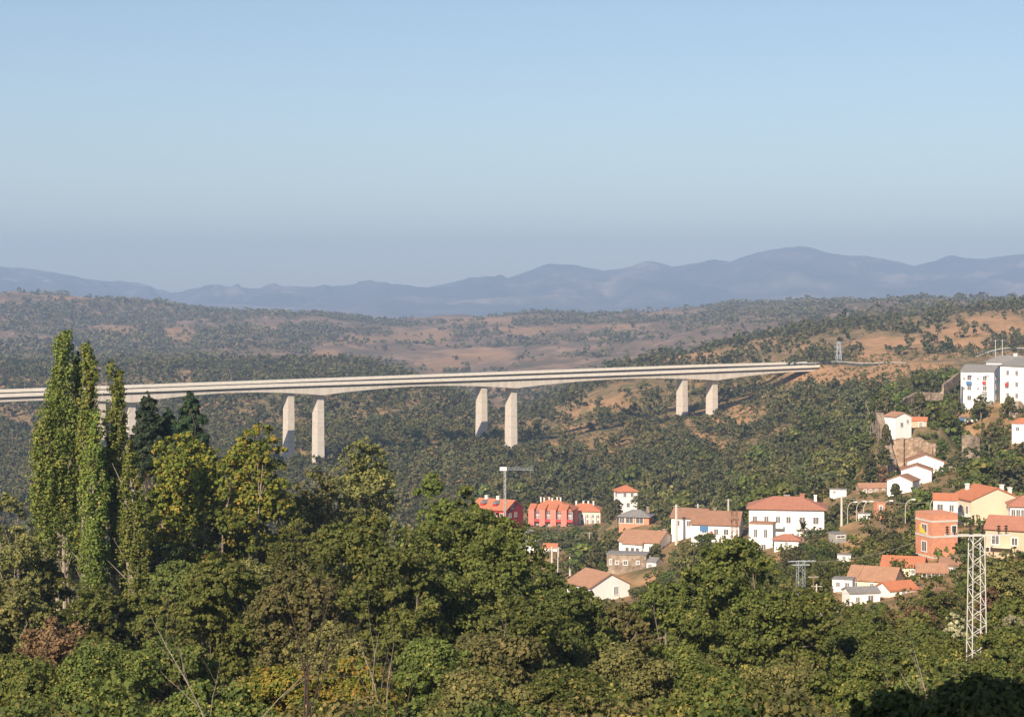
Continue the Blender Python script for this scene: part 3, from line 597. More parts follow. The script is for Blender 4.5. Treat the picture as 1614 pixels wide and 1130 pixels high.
# ------------------------------------------------------------ poles, lamps, pylons
def post(label, px, y0, y1, D, r, mat='post', group='pale concrete posts', cap=True):
    a_ = P(px, y1, D); ht = (y1-y0)*D/F
    root = empty('utility_post', a_, 0, label, 'post', group)
    MB().bar((0, 0, -3), (0, 0, ht), r*1.2, r*.8, 6).build('pole', M[mat], root)
    if cap: MB().bar((-.7, 0, ht-.35), (.7, 0, ht-.35), .05, n=4).build('crossbar', M['metal'], root)
post('tall pale concrete post standing left of the low brown roofed house', 1066, 795, 836, 395, .30)
post('short pale post on the slope behind the low brown roofed house', 1100, 794, 806, 410, .2)
post('pale post rising behind the white house with laundry', 1148, 786, 806, 405, .2)
post('tall pale concrete post right of the large white house', 1326.5, 781, 834, 362, .24)
post('taller left post of the twin pale posts beside the big walnut tree', 870, 861, 901, 430, .26)
post('right post of the twin pale posts beside the big walnut tree', 880, 862, 893, 434, .24)
post('pale post standing alone right of the twin posts', 898.5, 872, 892, 436, .24)
post('thin grey post in the trees above the stone building', 929, 838, 862, 450, .1, 'metal')
post('thin post left of the tiled cluster', 1287, 920, 962, 262, .12)
post('thin dark wooden post beside the blue grey pylon', 1282, 905, 968, 262, .09, 'rust')
post('thin wall post at the foot of the white shed with grey roof', 1329.5, 930, 962, 250, .12)
post('left of the two thin poles above the hilltop blocks', 1569, 535, 580, 580, .12, 'metal')
post('right of the two thin poles above the hilltop blocks', 1580, 535, 580, 580, .12, 'metal')
post('grey pole at the left corner of the tan house', 1560, 845, 882, 268, .12, 'metal')
def lamp(label, px, y0, y1, D, side=1, r=.06):
    a_ = P(px, y1, D); ht = (y1-y0)*D/F
    root = empty('street_lamp', a_, 0, label, 'street lamp', 'curved street lamps on the terrace road')
    pts = [(0, 0, -1), (0, 0, ht*.72)]; rr = [r*1.3, r]
    for k in range(1, 7):
        t = k/6*math.pi/2; pts.append((side*1.15*(1-math.cos(t)), 0, ht*.72+(ht*.28)*math.sin(t))); rr.append(r)
    MB().tube(pts, rr, 6).build('pole', M['metal'], root)
    x = side*1.15; MB().box(min(x, x+side*.7), -.16, ht-.08, max(x, x+side*.7), .16, ht+.12).build('lamp_head', M['trim'], root)
lamp('leftmost of the curved street lamps, next to the tall pale post', 1336, 791, 836, 360)
lamp('second curved street lamp from the left', 1350, 790, 838, 358)
lamp('third curved street lamp from the left, beside the little white hut', 1361, 790, 838, 357)
lamp('curved street lamp rising out of the dark tree', 1392, 789, 838, 352)
lamp('curved street lamp right of the dark tree', 1427, 787, 836, 350)
lamp('curved street lamp close to the small white annex', 1466, 786, 830, 338)
def lattice(label, name, px, y0, y1, D, w0, w1, mat, panels, rz=0, arms=(), ins=(), group=None, r=.045, armr=.07, bmat=None):
    a_ = P(px, y1, D); ht = (y1-y0)*D/F
    root = empty(name, a_, R(rz), label, 'pylon', group)
    c4 = [(-1, -1), (1, -1), (1, 1), (-1, 1)]
    for sx, sy in c4: MB().bar((sx*w1/2, sy*w1/2, -2), (sx*w0/2, sy*w0/2, ht), r, n=4).build('leg', M[mat], root)
    br = MB()
    for i in range(panels):
        t0, t1 = i/panels, (i+1)/panels; a0 = (w1+(w0-w1)*t0)/2; a1 = (w1+(w0-w1)*t1)/2; z0, z1 = ht*t0, ht*t1
        for k in range(4):
            p, q_ = c4[k], c4[(k+1) % 4]
            if (i+k) % 2: p, q_ = q_, p
            br.bar((p[0]*a0, p[1]*a0, z0), (q_[0]*a1, q_[1]*a1, z1), r*.6, n=4)
    br.build('bracing', M[bmat or mat], root)
    for (x0, x1, z) in arms:
        m_ = MB(); zz = ht+z
        for yy in (-.18, .18): m_.box(x0, yy-armr/2, zz-armr, x1, yy+armr/2, zz+armr)
        m_.build('crossarm', M[mat], root)
    for (x, z) in ins:
        m_ = MB(); zz = ht+z+armr; m_.bar((x, 0, zz), (x, 0, zz+.5), .035, n=5)
        for k in range(3): m_.bar((x, 0, zz+.12+k*.15), (x, 0, zz+.2+k*.15), .13, .07, 8)
        m_.build('insulator', M['darkmetal'], root)
    return root
s = 115/F
lattice('tall galvanised lattice pylon with insulators in the right foreground', 'lattice_pylon', 1539.5, 843, 1052, 115, .72, .98, 'metal', 15, 8,
        arms=[((1488-1539.5)*s, (1594-1539.5)*s, 0)], ins=[((x-1539.5)*s, 0) for x in (1491, 1503, 1529, 1549, 1576, 1588)], r=.038, armr=.055)
lattice('rusty brown lattice pylon in front of the white house with laundry', 'lattice_pylon', 1157.5, 806, 870, 330, .85, 1.0, 'rust', 7, 10, arms=[(-.9, .9, 0), (-.9, .9, -1.4)], r=.07)
lattice('blue grey lattice pylon between the big tree and the tiled cluster', 'lattice_pylon', 1262, 884, 985, 250, .85, 1.1, 'bluemetal', 9, 10, arms=[(-1.7, 2.0, 0), (-1.1, 1.2, -.5)], ins=[(x, 0) for x in (-1.6, -.8, .8, 1.4, 1.9)], r=.03, armr=.05)
lattice('faint lattice pylon beside the road at the right end of the viaducts', 'lattice_pylon', 1322, 539, 575, 1060, 1.2, 3.2, 'bluemetal', 6, 10, arms=[(-2.5, 2.5, -.5), (-2, 2, -3)], r=.18)
def wire(label, a_, b2, sag=1.0, r=.02):
    a_, b2 = np.array(P(*a_)), np.array(P(*b2)); pts = [a_+(b2-a_)*t-np.array([0, 0, sag*4*t*(1-t)]) for t in np.linspace(0, 1, 13)]
    tag(MB().tube([p-a_ for p in pts], [r]*13, 4).build('power_cable', M['metal']), label, 'cable', 'overhead cables of the village').location = a_
wire('cable from the blue grey pylon toward the brick building', (1264, 886, 250), (1447, 852, 297), .8)
wire('cable strung above the street lamps toward the peach house', (1326, 784, 362), (1503, 790, 332), .6)
wire('cable between the large white house and the tall pale post', (1300, 802, 366), (1326, 784, 362), .2)
wire('cable from the tall pale post to the first curved street lamp', (1326, 800, 362), (1336, 812, 360), .05)
# crane
a_ = P(796, 838, 600); cr = empty('tower_crane', a_, R(-8), 'grey tower crane with long jib standing before the deep red house', 'crane'); ht = 98*.2
m_ = MB()
for sx, sy in ((-1, -1), (1, -1), (1, 1), (-1, 1)): m_.bar((sx*.26, sy*.26, -3), (sx*.26, sy*.26, ht), .09, n=4)
for i in range(14):
    z0, z1 = ht*i/14, ht*(i+1)/14; sg = 1 if i % 2 else -1
    for y_ in (-.26, .26): m_.bar((-.26*sg, y_, z0), (.26*sg, y_, z1), .06, n=4)
    for x_ in (-.26, .26): m_.bar((x_, -.26*sg, z0), (x_, .26*sg, z1), .06, n=4)
m_.build('mast', M['metal'], cr)
m_ = MB()
for y_, z_ in ((-.4, ht), (.4, ht), (0, ht+.7)): m_.bar((-1.0, y_, z_), (9, y_, z_), .04, n=4)
for i in range(10):
    x = -1+i; m_.bar((x, -.4, ht), (x+.5, 0, ht+.7), .04, n=4); m_.bar((x+.5, 0, ht+.7), (x+1, .4, ht), .04, n=4)
m_.build('jib', M['bluemetal'], cr); MB().box(-1.6, -.5, ht-.3, .6, .5, ht+.8).build('counterweight', M['trim'], cr)
MB().bar((8, 0, ht), (8, 0, ht-2.5), .04, n=4).build('hook_cable', M['bluemetal'], cr)
rk = np.random.default_rng(41)
for i, (px, py, D) in enumerate([(1504, 742, 432), (1511, 735, 434), (1524, 730, 436), (1604, 642, 500), (1598, 650, 496), (1455, 725, 444), (1437, 716, 446), (1470, 722, 446)]):
    X, Y, _ = P(px, py, D); z = float(gz(X, Y)); import bmesh
    bm = bmesh.new(); bmesh.ops.create_icosphere(bm, subdivisions=3, radius=1.0); sx = rk.uniform(1.0, 2.2, 3)
    for v in bm.verts:
        n_ = .75+.5*float(fbm(v.co.x*2+i*7+20, v.co.y*2+v.co.z*1.7+20, 1.0, 3)); v.co = (v.co.x*n_*sx[0], v.co.y*n_*sx[1], v.co.z*n_*sx[2]*.8)
    me = bpy.data.meshes.new('boulder'); bm.to_mesh(me); bm.free(); o = link('boulder', me, M['stone']); o.location = (X, Y, z+.3)
    lab = 'pinkish boulder on the green slope right of the three white houses' if i < 3 else 'brown boulder on the bank under the hilltop blocks' if i < 5 else 'rough boulder at the foot of the rubble retaining wall'
    tag(o, lab, 'rock', lab.replace('boulder', 'boulders', 1))
# parked cars by the hilltop blocks
def car(label, px, py, D, rz, mat):
    X, Y, _ = P(px, py, D); z = float(gz(X, Y)); root = empty('parked_car', (X, Y, z), R(rz), label, 'car', 'cars parked by the hilltop blocks')
    b_ = MB(); b_.ext([(-.8, .3), (.8, .3), (.85, .6), (.8, .9), (-.8, .9), (-.85, .6)], -2.0, 2.0); b_.build('body', M[mat], root)
    c_ = MB(); c_.quadlist([(-1.3, -.75, .905), (1.1, -.75, .905), (1.1, .75, .905), (-1.3, .75, .905), (-.9, -.62, 1.42), (.5, -.62, 1.42), (.5, .62, 1.42), (-.9, .62, 1.42)], [(0, 3, 2, 1), (4, 5, 6, 7), (0, 1, 5, 4), (1, 2, 6, 5), (2, 3, 7, 6), (3, 0, 4, 7)]).build('windows', M['glass'], root)
    for sx in (-1.25, 1.25):
        for sy in (-.8, .8): MB().bar((sx, sy-.1, .32), (sx, sy+.1, .32), .32, n=10).build('wheel', M['darkmetal'], root)
car('blue car parked at the foot of the left hilltop block', 1520, 639, 506, 10, 'blue')
car('white car parked farther along the foot of the left hilltop block', 1533, 641, 503, 14, 'white')
#VEGETATION
# ------------------------------------------------------------ foliage
def leafquads(C, Nrm, size, r_, bias=.6):
    n = len(C); d = r_.normal(size=(n, 3)); d /= np.linalg.norm(d, axis=1)[:, None]
    nn = d*(1-bias)+Nrm*bias; nn /= np.linalg.norm(nn, axis=1)[:, None]+1e-9
    t = r_.normal(size=(n, 3)); u = np.cross(nn, t); u /= np.linalg.norm(u, axis=1)[:, None]+1e-9; v = np.cross(nn, u)
    s = np.asarray(size).reshape(-1, 1)*np.ones((n, 1)); a = r_.uniform(.55, .9, (n, 1))
    off = nn*s*r_.uniform(-.2, .2, (n, 1))
    return np.stack([C-u*s*.5, C-v*s*a*.6+off, C+u*s*.5, C+v*s*a*.6-off], 1)
def crown(lobes, n, leaf, r_, clump=.28, per=26, flat=.7, inner=.12, tone_bias=0.0):
    """lobes (k,6): centre, radii.  leaves gathered in clumps on the lobes"""
    lobes = np.array(lobes, float); area = (lobes[:, 3]*lobes[:, 5]+lobes[:, 4]*lobes[:, 3])
    nc = max(6, n//per); li = r_.choice(len(lobes), nc, p=area/area.sum()); lb = lobes[li]
    d = r_.normal(size=(nc, 3)); d /= np.linalg.norm(d, axis=1)[:, None]; d[:, 2] = np.where(d[:, 2] < -.35, -d[:, 2], d[:, 2])
    rad = np.where(r_.random(nc) < inner, r_.uniform(.3, .75, nc), r_.uniform(.82, 1.08, nc))
    cc = lb[:, :3]+d*rad[:, None]*lb[:, 3:6]; cr = clump*(lb[:, 3]*lb[:, 5])**.5*r_.uniform(.6, 1.35, nc)
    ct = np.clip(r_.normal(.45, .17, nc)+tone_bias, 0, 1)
    ci = r_.integers(0, nc, n); g = r_.normal(size=(n, 3))*.55; g[:, 2] *= flat
    # leaves prefer the shell of the clump
    ln = np.linalg.norm(g, axis=1)[:, None]; g = g/ln*np.clip(ln, .0, 1.15)**.7
    C = cc[ci]+g*cr[ci][:, None]
    Nn = d[ci]*.5+g*.8; Nn[:, 2] += .25; Nn /= np.linalg.norm(Nn, axis=1)[:, None]+1e-9
    tone = np.clip(ct[ci]+r_.normal(0, .16, n), 0, 1)
    return leafquads(C, Nn, leaf*r_.uniform(.6, 1.3, n), r_), tone
def sublobes(R_, Hc, z0, r_, k=16, sub=.38, top=.0):
    """uneven domed crown: sub lobes packed inside a domed outline of half width R_ from z0 to z0+Hc"""
    L = []; k = int(k*max(1, min(2.2, Hc/(1.6*R_))))
    prof = lambda t: (1-max(0, (t-.42)/.58)**(4.2-3.6*min(top, .7)))**.5*(1-.25*top*t)*(.72+.28*min(1, t/.4))
    ph = r_.uniform(0, 6.28, 3)
    for i in range(k):
        t = ((i+r_.random())/k)**.72; a_ = i*2.4+r_.normal()*.4
        w_ = R_*prof(t)*(1+.13*math.sin(2*a_+ph[0])+.09*math.sin(3*a_+5*t+ph[1])); s_ = sub*R_*r_.uniform(.55, 1.1)*(1-.35*t)
        rr = max(0, w_-s_*.85)*r_.uniform(.55, 1.0)**.6; zz = z0+t*Hc-s_*.8*(t > .6)
        L.append((rr*math.cos(a_), rr*math.sin(a_), zz, s_, s_, s_*.85))
    for i in range(k//3):          # inner mass, so that the crown is not see-through
        t = r_.uniform(.1, .8); L.append((r_.normal()*.2*R_, r_.normal()*.2*R_, z0+t*Hc, sub*R_*1.2, sub*R_*1.2, sub*R_))
    return L
def limbs(lobes, z0, ht, r0, r_, k=8, lean=(0, 0)):
    mb = MB(); pts = []; n = 7
    for i in range(n+1):
        t = i/n; pts.append((lean[0]*t+r_.normal()*.04*ht*.2*(i > 0), lean[1]*t+r_.normal()*.04*ht*.2*(i > 0), -1.5+(ht+1.5)*t))
    mb.tube(pts, [r0*(1-.75*i/n) for i in range(n+1)], 7)
    idx_ = r_.choice(len(lobes), min(k, len(lobes)), replace=False)
    for i in idx_:
        l = lobes[i]; s_ = pts[int(r_.integers(2, 6))]; e = np.array(l[:3]); s_ = np.array(s_)
        mid = (s_+e)/2+r_.normal(size=3)*.06*ht; mid[2] += .03*ht
        mb.tube([s_, mid, e], [r0*.42, r0*.26, r0*.08], 5)
        for _ in range(3):
            q_ = e+r_.normal(size=3)*np.array(l[3:6])*.8; mb.bar((mid+e)/2, q_, r0*.12, r0*.03, 4)
    return mb
NT = [0]
def tree(label, px, ytop, hw, ybot, D, leafk, n, leaf, name='broadleaf_tree', cat='tree', ground_y=None, k=22, sub=.40, top=.12, bark='bark', group=None, clump=.28, per=26, tb=0., flat=.7, seed=None, inner=.12, ymore=0):
    NT[0] += 1; r_ = np.random.default_rng(seed or 100+NT[0])
    X = (px-CX)*D/F; g = float(gz(X, D)) if ground_y is None else (HY-ground_y)*D/F
    zt = (HY-ytop)*D/F-g; zb = (HY-ybot)*D/F-g; R_ = hw*D/F*(1.14 if hw > 40 else 1.0); zb = max(zb*(.4 if D < 180 else .8), .2)
    root = empty(name, (X, D, g), 0, label, cat, group)
    lb = sublobes(R_, zt-zb, zb, r_, k, sub, top)
    V, t = crown(lb, int(n*2.3), leaf*.78, r_, clump, per, flat, inner, tb)
    link('crown', quadmesh('crown', V, t), G[leafk], root)
    limbs(lb, zb, zb+(zt-zb)*.75, max(.09, (zt)*.022), r_).build('trunk', M[bark], root)
    return root
def poplar(label, px, ytop, hw, ybot, D, n, leaf=.26, lean=0., stems=3, tb=0.):
    NT[0] += 1; r_ = np.random.default_rng(300+NT[0]); X = (px-CX)*D/F; g = float(gz(X, D))
    zt = (HY-ytop)*D/F-g; zb = max((HY-ybot)*D/F-g, .4); R_ = 1.14*hw*D/F; root = empty('poplar_tree', (X, D, g), 0, label, 'tree', 'slender poplars at the left')
    lb = []; H_ = zt-zb
    for i in range(54):
        t = (i+r_.random())/54; w_ = R_*(1.0-.6*max(0, (t-.45)/.55)**1.6)*(.75+.25*min(1, t/.2))
        a_ = r_.uniform(0, 6.283); rr = w_*r_.uniform(.1, .8); z = zb+t*H_*.95
        s_ = w_*r_.uniform(.2, .42)+.13
        lb.append((rr*math.cos(a_)+lean*t*H_, rr*math.sin(a_), z, s_, s_, s_*r_.uniform(3.0, 5.5)))
    lb.append((lean*H_, 0, zt-.9, .3, .3, 1.0))
    V, t = crown(lb, int(n*2.3), leaf*.72, r_, .30, 26, 2.6, .2, tb); link('crown', quadmesh('crown', V, t), G['poplar'], root)
    mb = MB()
    for s_ in range(stems):
        ox, oy = r_.uniform(-.5, .5)*R_*.8, -abs(r_.uniform(0, .4))*R_; pts = [(ox*.6, oy*.6, -1)]
        for i in range(1, 9): t = i/8; pts.append((ox*(.6+.6*t)*(1-t*.6)+lean*t*H_+r_.normal()*.08, oy*(1-t*.5)+r_.normal()*.06, zt*.88*t))
        mb.tube(pts, [.16*(1-.85*i/8)+.02 for i in range(9)], 6)
        for i in range(2, 8):
            for _ in range(3):
                p = np.array(pts[i]); e = p+np.array([r_.normal()*R_*.45, r_.normal()*R_*.45, r_.uniform(1.0, 2.2)]); mb.bar(p, e, .045, .012, 4)
    mb.build('trunk', M['palebark'], root); return root
# ---- the slender poplars
poplar('tallest poplar, its narrow tip standing highest at the left', 100, 522, 28, 900, 150, 15000, tb=0)
poplar('dark leafy poplar tucked between the two highest tips', 121, 556, 17, 900, 152, 8000, tb=-.1)
poplar('second poplar with paler yellowish tip, just right of the tallest', 139, 543, 20, 900, 144, 10000, tb=.12)
poplar('third poplar, shortest tip with yellow green leaves, beside the viaduct pillars', 183, 580, 24, 960, 142, 12000, tb=.08)
poplar('broad low leafy poplar at the foot of the tallest one', 77, 655, 28, 880, 143, 9000, tb=.05)
poplar('leaning poplar with ivy covered stem right of the group', 214, 700, 20, 975, 139, 7000, .24, lean=-.03, tb=.1)
poplar('poplar with bare pale stem between the tallest and third poplars', 150, 650, 24, 960, 140, 9500, tb=.02)
# ---- chestnuts, pines and large trees of the foreground
tree('round chestnut tree with yellowing top right of the poplars', 288, 680, 76, 905, 160, 'chestnut', 17000, .36, k=30, sub=.36, tb=.02, clump=.3, per=20)
tree('tall green and yellow chestnut tree in front of the viaduct pillar', 408, 664, 60, 900, 158, 'chestnut', 14000, .36, k=26, sub=.36, tb=.02, clump=.3, per=20)
tree('lower dark chestnut tree filling the gap under the two tall chestnuts', 350, 790, 70, 930, 153, 'chestnut', 9000, .34, k=18, sub=.36, tb=-.15, clump=.3, per=20)
def pine(label, px, ytop, hw, ybot, D, n=5000):
    NT[0] += 1; r_ = np.random.default_rng(500+NT[0]); X = (px-CX)*D/F; g = float(gz(X, D)); zt = (HY-ytop)*D/F-g; zb = (HY-ybot)*D/F-g; R_ = 1.2*hw*D/F
    root = empty('pine_tree', (X, D, g), 0, label, 'tree', 'dark pines before the viaduct'); lb = []
    for i in range(34):
        t = i/33; w_ = R_*(1-t)**.75*r_.uniform(.7, 1.15)+.25; a_ = i*2.4; rr = w_*.62
        lb.append((rr*math.cos(a_), rr*math.sin(a_), zb+t*(zt-zb)*.94, w_*.48, w_*.48, w_*.26+.2))
    V, t = crown(lb, n*2, .34, r_, .45, 18, .7, .1); link('crown', quadmesh('crown', V, t), G['pine'], root)
    limbs(lb, zb, zt*.95, .2, r_, 12).build('trunk', M['darkbark'], root)
pine('left dark pine right behind the third poplar', 234, 614, 27, 740, 190, 8000)
pine('small dark pine between the two taller pines', 266, 642, 17, 735, 192, 4000)
pine('right dark pine with a pointed tip below the viaduct', 300, 613, 27, 740, 190, 7500)
tree('olive brown rounded tree left of centre below the viaduct', 572, 688, 62, 860, 172, 'olive', 13000, .3, k=22, sub=.34, clump=.26)
tree('brownish tree between the chestnut and the olive brown tree', 500, 735, 60, 900, 168, 'olive', 9000, .3, k=18, tb=-.05)
tree('walnut tree with two pointed tops at the centre', 680, 742, 55, 930, 128, 'walnut', 13000, .26, k=20, top=.75, sub=.32)
tree('green tree pointed at its right shoulder beside the deep red house', 735, 765, 42, 930, 126, 'walnut', 8000, .26, k=16, top=.6, sub=.32)
tree('great spreading walnut tree left of the white gabled house', 742, 800, 128, 1030, 118, 'walnut', 26000, .26, k=34, sub=.28, top=.35)
tree('broad green tree in the middle of the left foreground', 575, 810, 115, 1010, 112, 'walnut', 22000, .25, k=30, sub=.28, tb=.0)
tree('big round tree in front of the village left of the blue grey pylon', 1160, 842, 108, 1090, 124, 'walnut', 30000, .26, k=36, sub=.29, top=.45, tb=-.02)
tree('right shoulder tree beside the blue grey pylon', 1262, 925, 62, 1090, 122, 'walnut', 12000, .26, k=20, sub=.34)
tree('left shoulder tree of the big round tree, near the white gabled house', 1050, 915, 75, 1090, 126, 'walnut', 14000, .26, k=20, sub=.34)
tree('loose green tree below the white gabled house', 900, 925, 85, 1080, 112, 'green', 15000, .24, k=24, sub=.3, tb=-.08)
tree('dark green tree under the right side of the great walnut', 820, 940, 80, 1100, 104, 'walnut', 13000, .24, k=20, tb=-.12)
tree('olive green tree with twiggy grey branches at lower left centre', 470, 890, 90, 1070, 98, 'olive', 15000, .22, k=24, sub=.3)
tree('light green tree right of the ivy covered poplar', 340, 880, 85, 1060, 104, 'walnut', 15000, .24, k=24, sub=.3, tb=.05)
tree('twiggy olive tree with bare pale boughs at the left edge', 28, 830, 60, 985, 138, 'olive', 6500, .24, k=16, sub=.34, bark='palebark', tb=-.02)
tree('tree with thinning brown leaves behind the twiggy olive tree', 10, 775, 62, 960, 170, 'olive', 7000, .3, k=16)
tree('dark undergrowth tree behind the ivy covered poplar', 255, 850, 45, 960, 152, 'pine', 5000, .3, k=12)
tree('grassy green bush tree below the poplars', 140, 915, 60, 1010, 120, 'walnut', 9000, .24, k=16, tb=-.05)
# ---- more crowns closing the canopy of the left and middle foreground
for i, (lab, px, yt, hw, D, kd, tb) in enumerate([
 ('dark green tree between the poplars and the lower chestnut', 285, 880, 60, 135, 'walnut', -.1), ('olive tree under the two tall chestnuts', 395, 880, 65, 138, 'olive', 0), ('green tree between the chestnuts and the broad green tree', 470, 820, 60, 150, 'walnut', .02),
 ('brownish tree left under the broad green tree', 520, 905, 70, 118, 'olive', .05), ('green tree right under the broad green tree', 640, 920, 75, 108, 'walnut', .03), ('dark tree behind the great walnut, toward the twin posts', 850, 880, 50, 150, 'walnut', -.08),
 ('yellowish green tree in the gap beside the white gabled house', 870, 935, 50, 128, 'walnut', .1), ('bushy tree left of the rusty red shrub', 15, 910, 60, 118, 'olive', .02), ('green tree behind the twiggy olive tree', 60, 880, 50, 140, 'walnut', 0),
 ('wide olive tree at the centre bottom', 780, 1000, 80, 92, 'olive', -.03), ('mossy green tree between the big round tree and the loose green tree', 975, 950, 60, 118, 'olive', .03), ('green tree at the left foot of the chestnuts', 235, 930, 50, 122, 'walnut', .05)]):
    tree(lab, px, yt, hw, 1090, D, kd, 13000, .25, k=24, sub=.32, tb=tb)
# ---- shrubs of the lower edge
sh = [  # label, px, ytop, hw, D, kind, n, tone
 ('rusty red shrub at the lower left', 85, 968, 62, 112, 'rusty', 4500, 0),
 ('pale green shrub in the lower left corner', 40, 1030, 90, 84, 'green', 12000, .08),
 ('bright green shrub right of the corner shrub', 160, 1020, 85, 82, 'green', 12000, .05),
 ('green shrub under the left foreground tree', 270, 1000, 80, 88, 'green', 11000, .02),
 ('low yellow green shrub at the bottom, left of centre', 330, 1070, 80, 68, 'green', 11000, .06),
 ('shrub with yellow autumn leaves at the bottom, left of centre', 440, 1045, 75, 72, 'chestnut', 10000, .1),
 ('brown and yellow thorny shrub at the bottom centre', 560, 1035, 80, 76, 'chestnut', 10000, .15),
 ('brownish bush behind the yellow shrubs', 520, 980, 75, 90, 'olive', 9000, .05),
 ('dense green bush under the great walnut', 680, 1010, 80, 86, 'walnut', 11000, -.05),
 ('grey green low shrub at the bottom, right of centre', 770, 1070, 80, 70, 'olive', 9000, .05),
 ('fresh green shrub at the bottom, below the loose green tree', 880, 1055, 85, 76, 'green', 11000, -.05),
 ('round olive bush in front of the big round tree', 990, 1020, 85, 88, 'olive', 11000, 0),
 ('shrub with pale yellow leaves at the bottom, right of centre', 1120, 1085, 90, 70, 'green', 12000, .15),
 ('green bush under the big round tree', 1090, 1040, 75, 92, 'walnut', 9000, 0),
 ('olive bush under the right shoulder tree', 1240, 1050, 80, 88, 'olive', 9000, .05),
 ('light green shrub left of the dark shaded bush', 1330, 1040, 75, 84, 'green', 9500, .05),
 ('leafy green bush right of the blue grey pylon', 1372, 985, 55, 128, 'green', 6000, -.05),
 ('dark leafy fig bush below the white shed with grey roof', 1372, 945, 42, 160, 'walnut', 5500, 0),
 ('brown dry bush in the slope below the tiled cluster', 1430, 958, 48, 165, 'rusty', 4000, .1),
 ('green bush left of the lattice pylon foot', 1450, 985, 60, 126, 'green', 8000, -.02),
 ('green bush crowding the foot of the lattice pylon', 1500, 1010, 48, 121, 'walnut', 6500, .05),
 ('pale seeding shrub left of the lattice pylon', 1505, 962, 20, 124, 'pale', 2200, 0),
 ('pale seeding shrub right of the lattice pylon', 1596, 968, 32, 118, 'pale', 3500, 0),
 ('flat pale seeding bush right of the big round tree', 1350, 995, 36, 130, 'pale', 2600, 0),
 ('green bush right of the lattice pylon', 1590, 985, 50, 112, 'green', 8000, 0),
 ('tall olive bush on the slope behind the lattice pylon', 1588, 885, 52, 150, 'olive', 8500, .02),
 ('bushy green tree behind the lattice pylon', 1600, 940, 50, 138, 'walnut', 8000, .02),
 ('brown bare bush right beside the lattice pylon', 1560, 925, 28, 142, 'rusty', 3000, -.1),
 ('green bush in front of the stone ruin', 1480, 905, 36, 190, 'walnut', 5000, .02),
 ('low olive bush left of the stone ruin', 1435, 925, 32, 200, 'olive', 4000, .02),
 ('green slope bush left of the lattice pylon top', 1430, 1030, 60, 92, 'green', 8000, 0),
 ('green slope bush at the right edge bottom', 1560, 1045, 65, 86, 'green', 9000, -.05),
]
for lab, px, yt, hw, D, kd, n, tb in sh:
    X = (px-CX)*D/F; g = float(gz(X, D)); yb = HY-F*(g+.2)/D
    tree(lab, px, yt, hw, max(yb, yt+40), D, kd, int(n*1.2), .17 if D < 100 else .22, name='shrub', cat='shrub', k=16, sub=.36, top=.1, bark='darkbark', group='foreground shrubs', tb=tb)
# near, shaded bush bottom right and bare twigs
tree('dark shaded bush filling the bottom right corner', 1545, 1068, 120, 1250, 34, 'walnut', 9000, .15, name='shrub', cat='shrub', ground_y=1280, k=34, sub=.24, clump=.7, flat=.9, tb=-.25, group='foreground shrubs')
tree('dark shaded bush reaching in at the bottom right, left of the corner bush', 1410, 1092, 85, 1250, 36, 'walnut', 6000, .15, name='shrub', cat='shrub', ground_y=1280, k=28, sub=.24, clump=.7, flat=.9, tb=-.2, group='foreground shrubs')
r_ = np.random.default_rng(77); root = empty('added_shade_tree', (-8.6, -2.5, -3.0), 0, 'tall broad tree added left of the viewpoint outside the frame to shade the corner bushes', 'tree')  # unseen tree, added so that its shadow falls on the corner bushes
V, t = crown(sublobes(5.5, 13, 16, r_, 26, .4, .1), 16000, .55, r_, .3, 20); link('crown', quadmesh('crown', V, t), G['walnut'], root); limbs(sublobes(5.0, 12, 17, r_, 12), 16, 26, .4, r_).build('trunk', M['bark'], root)
def twigs(label, px, ytop, D, seed, spread=.25, mat='darkbark', r0=.033, gy=1230):
    r_ = np.random.default_rng(seed); X = (px-CX)*D/F; g = (HY-gy)*D/F; ht = (HY-ytop)*D/F-g; mb = MB()
    def br(p, d, L, r0, lv):
        pts = [p]; rad = [r0]
        for i in range(5):
            d = d+r_.normal(size=3)*.10; d = d/np.linalg.norm(d); p = p+d*L/5; pts.append(p); rad.append(r0*(1-.16*(i+1)))
            if lv < 3 and i > 0 and r_.random() < .85:
                a_ = d+r_.normal(size=3)*.55; a_[2] = abs(a_[2]); br(p, a_/np.linalg.norm(a_), L*r_.uniform(.35, .55), rad[-1]*.6, lv+1)
        mb.tube(pts, rad, 4)
    for k in range(3):
        d = np.array([r_.normal()*spread, r_.normal()*spread*.5, 1.]); br(np.array([0, 0, -.5]), d/np.linalg.norm(d), ht*r_.uniform(.75, 1.1), r0, 0)
    o = mb.build('bare_sapling', M[mat]); o.location = (X, D, g); tag(o, label, 'sapling', 'bare saplings in the foreground')
twigs('dark bare sapling with long thin stems at the bottom, left of centre', 480, 880, 40, 11, .22)
twigs('bare dark sapling leaning left at the bottom centre', 630, 1000, 40, 12, .5)
twigs('pale grey bare sapling inside the olive green tree', 350, 930, 66, 13, .3, 'palebark', .028, 1200)
twigs('pale dead branches left of the lattice pylon', 1480, 1010, 70, 15, .5, 'palebark', .025, 1150)
twigs('thin pale twigs in front of the great walnut', 600, 960, 74, 16, .3, 'palebark', .03, 1160)
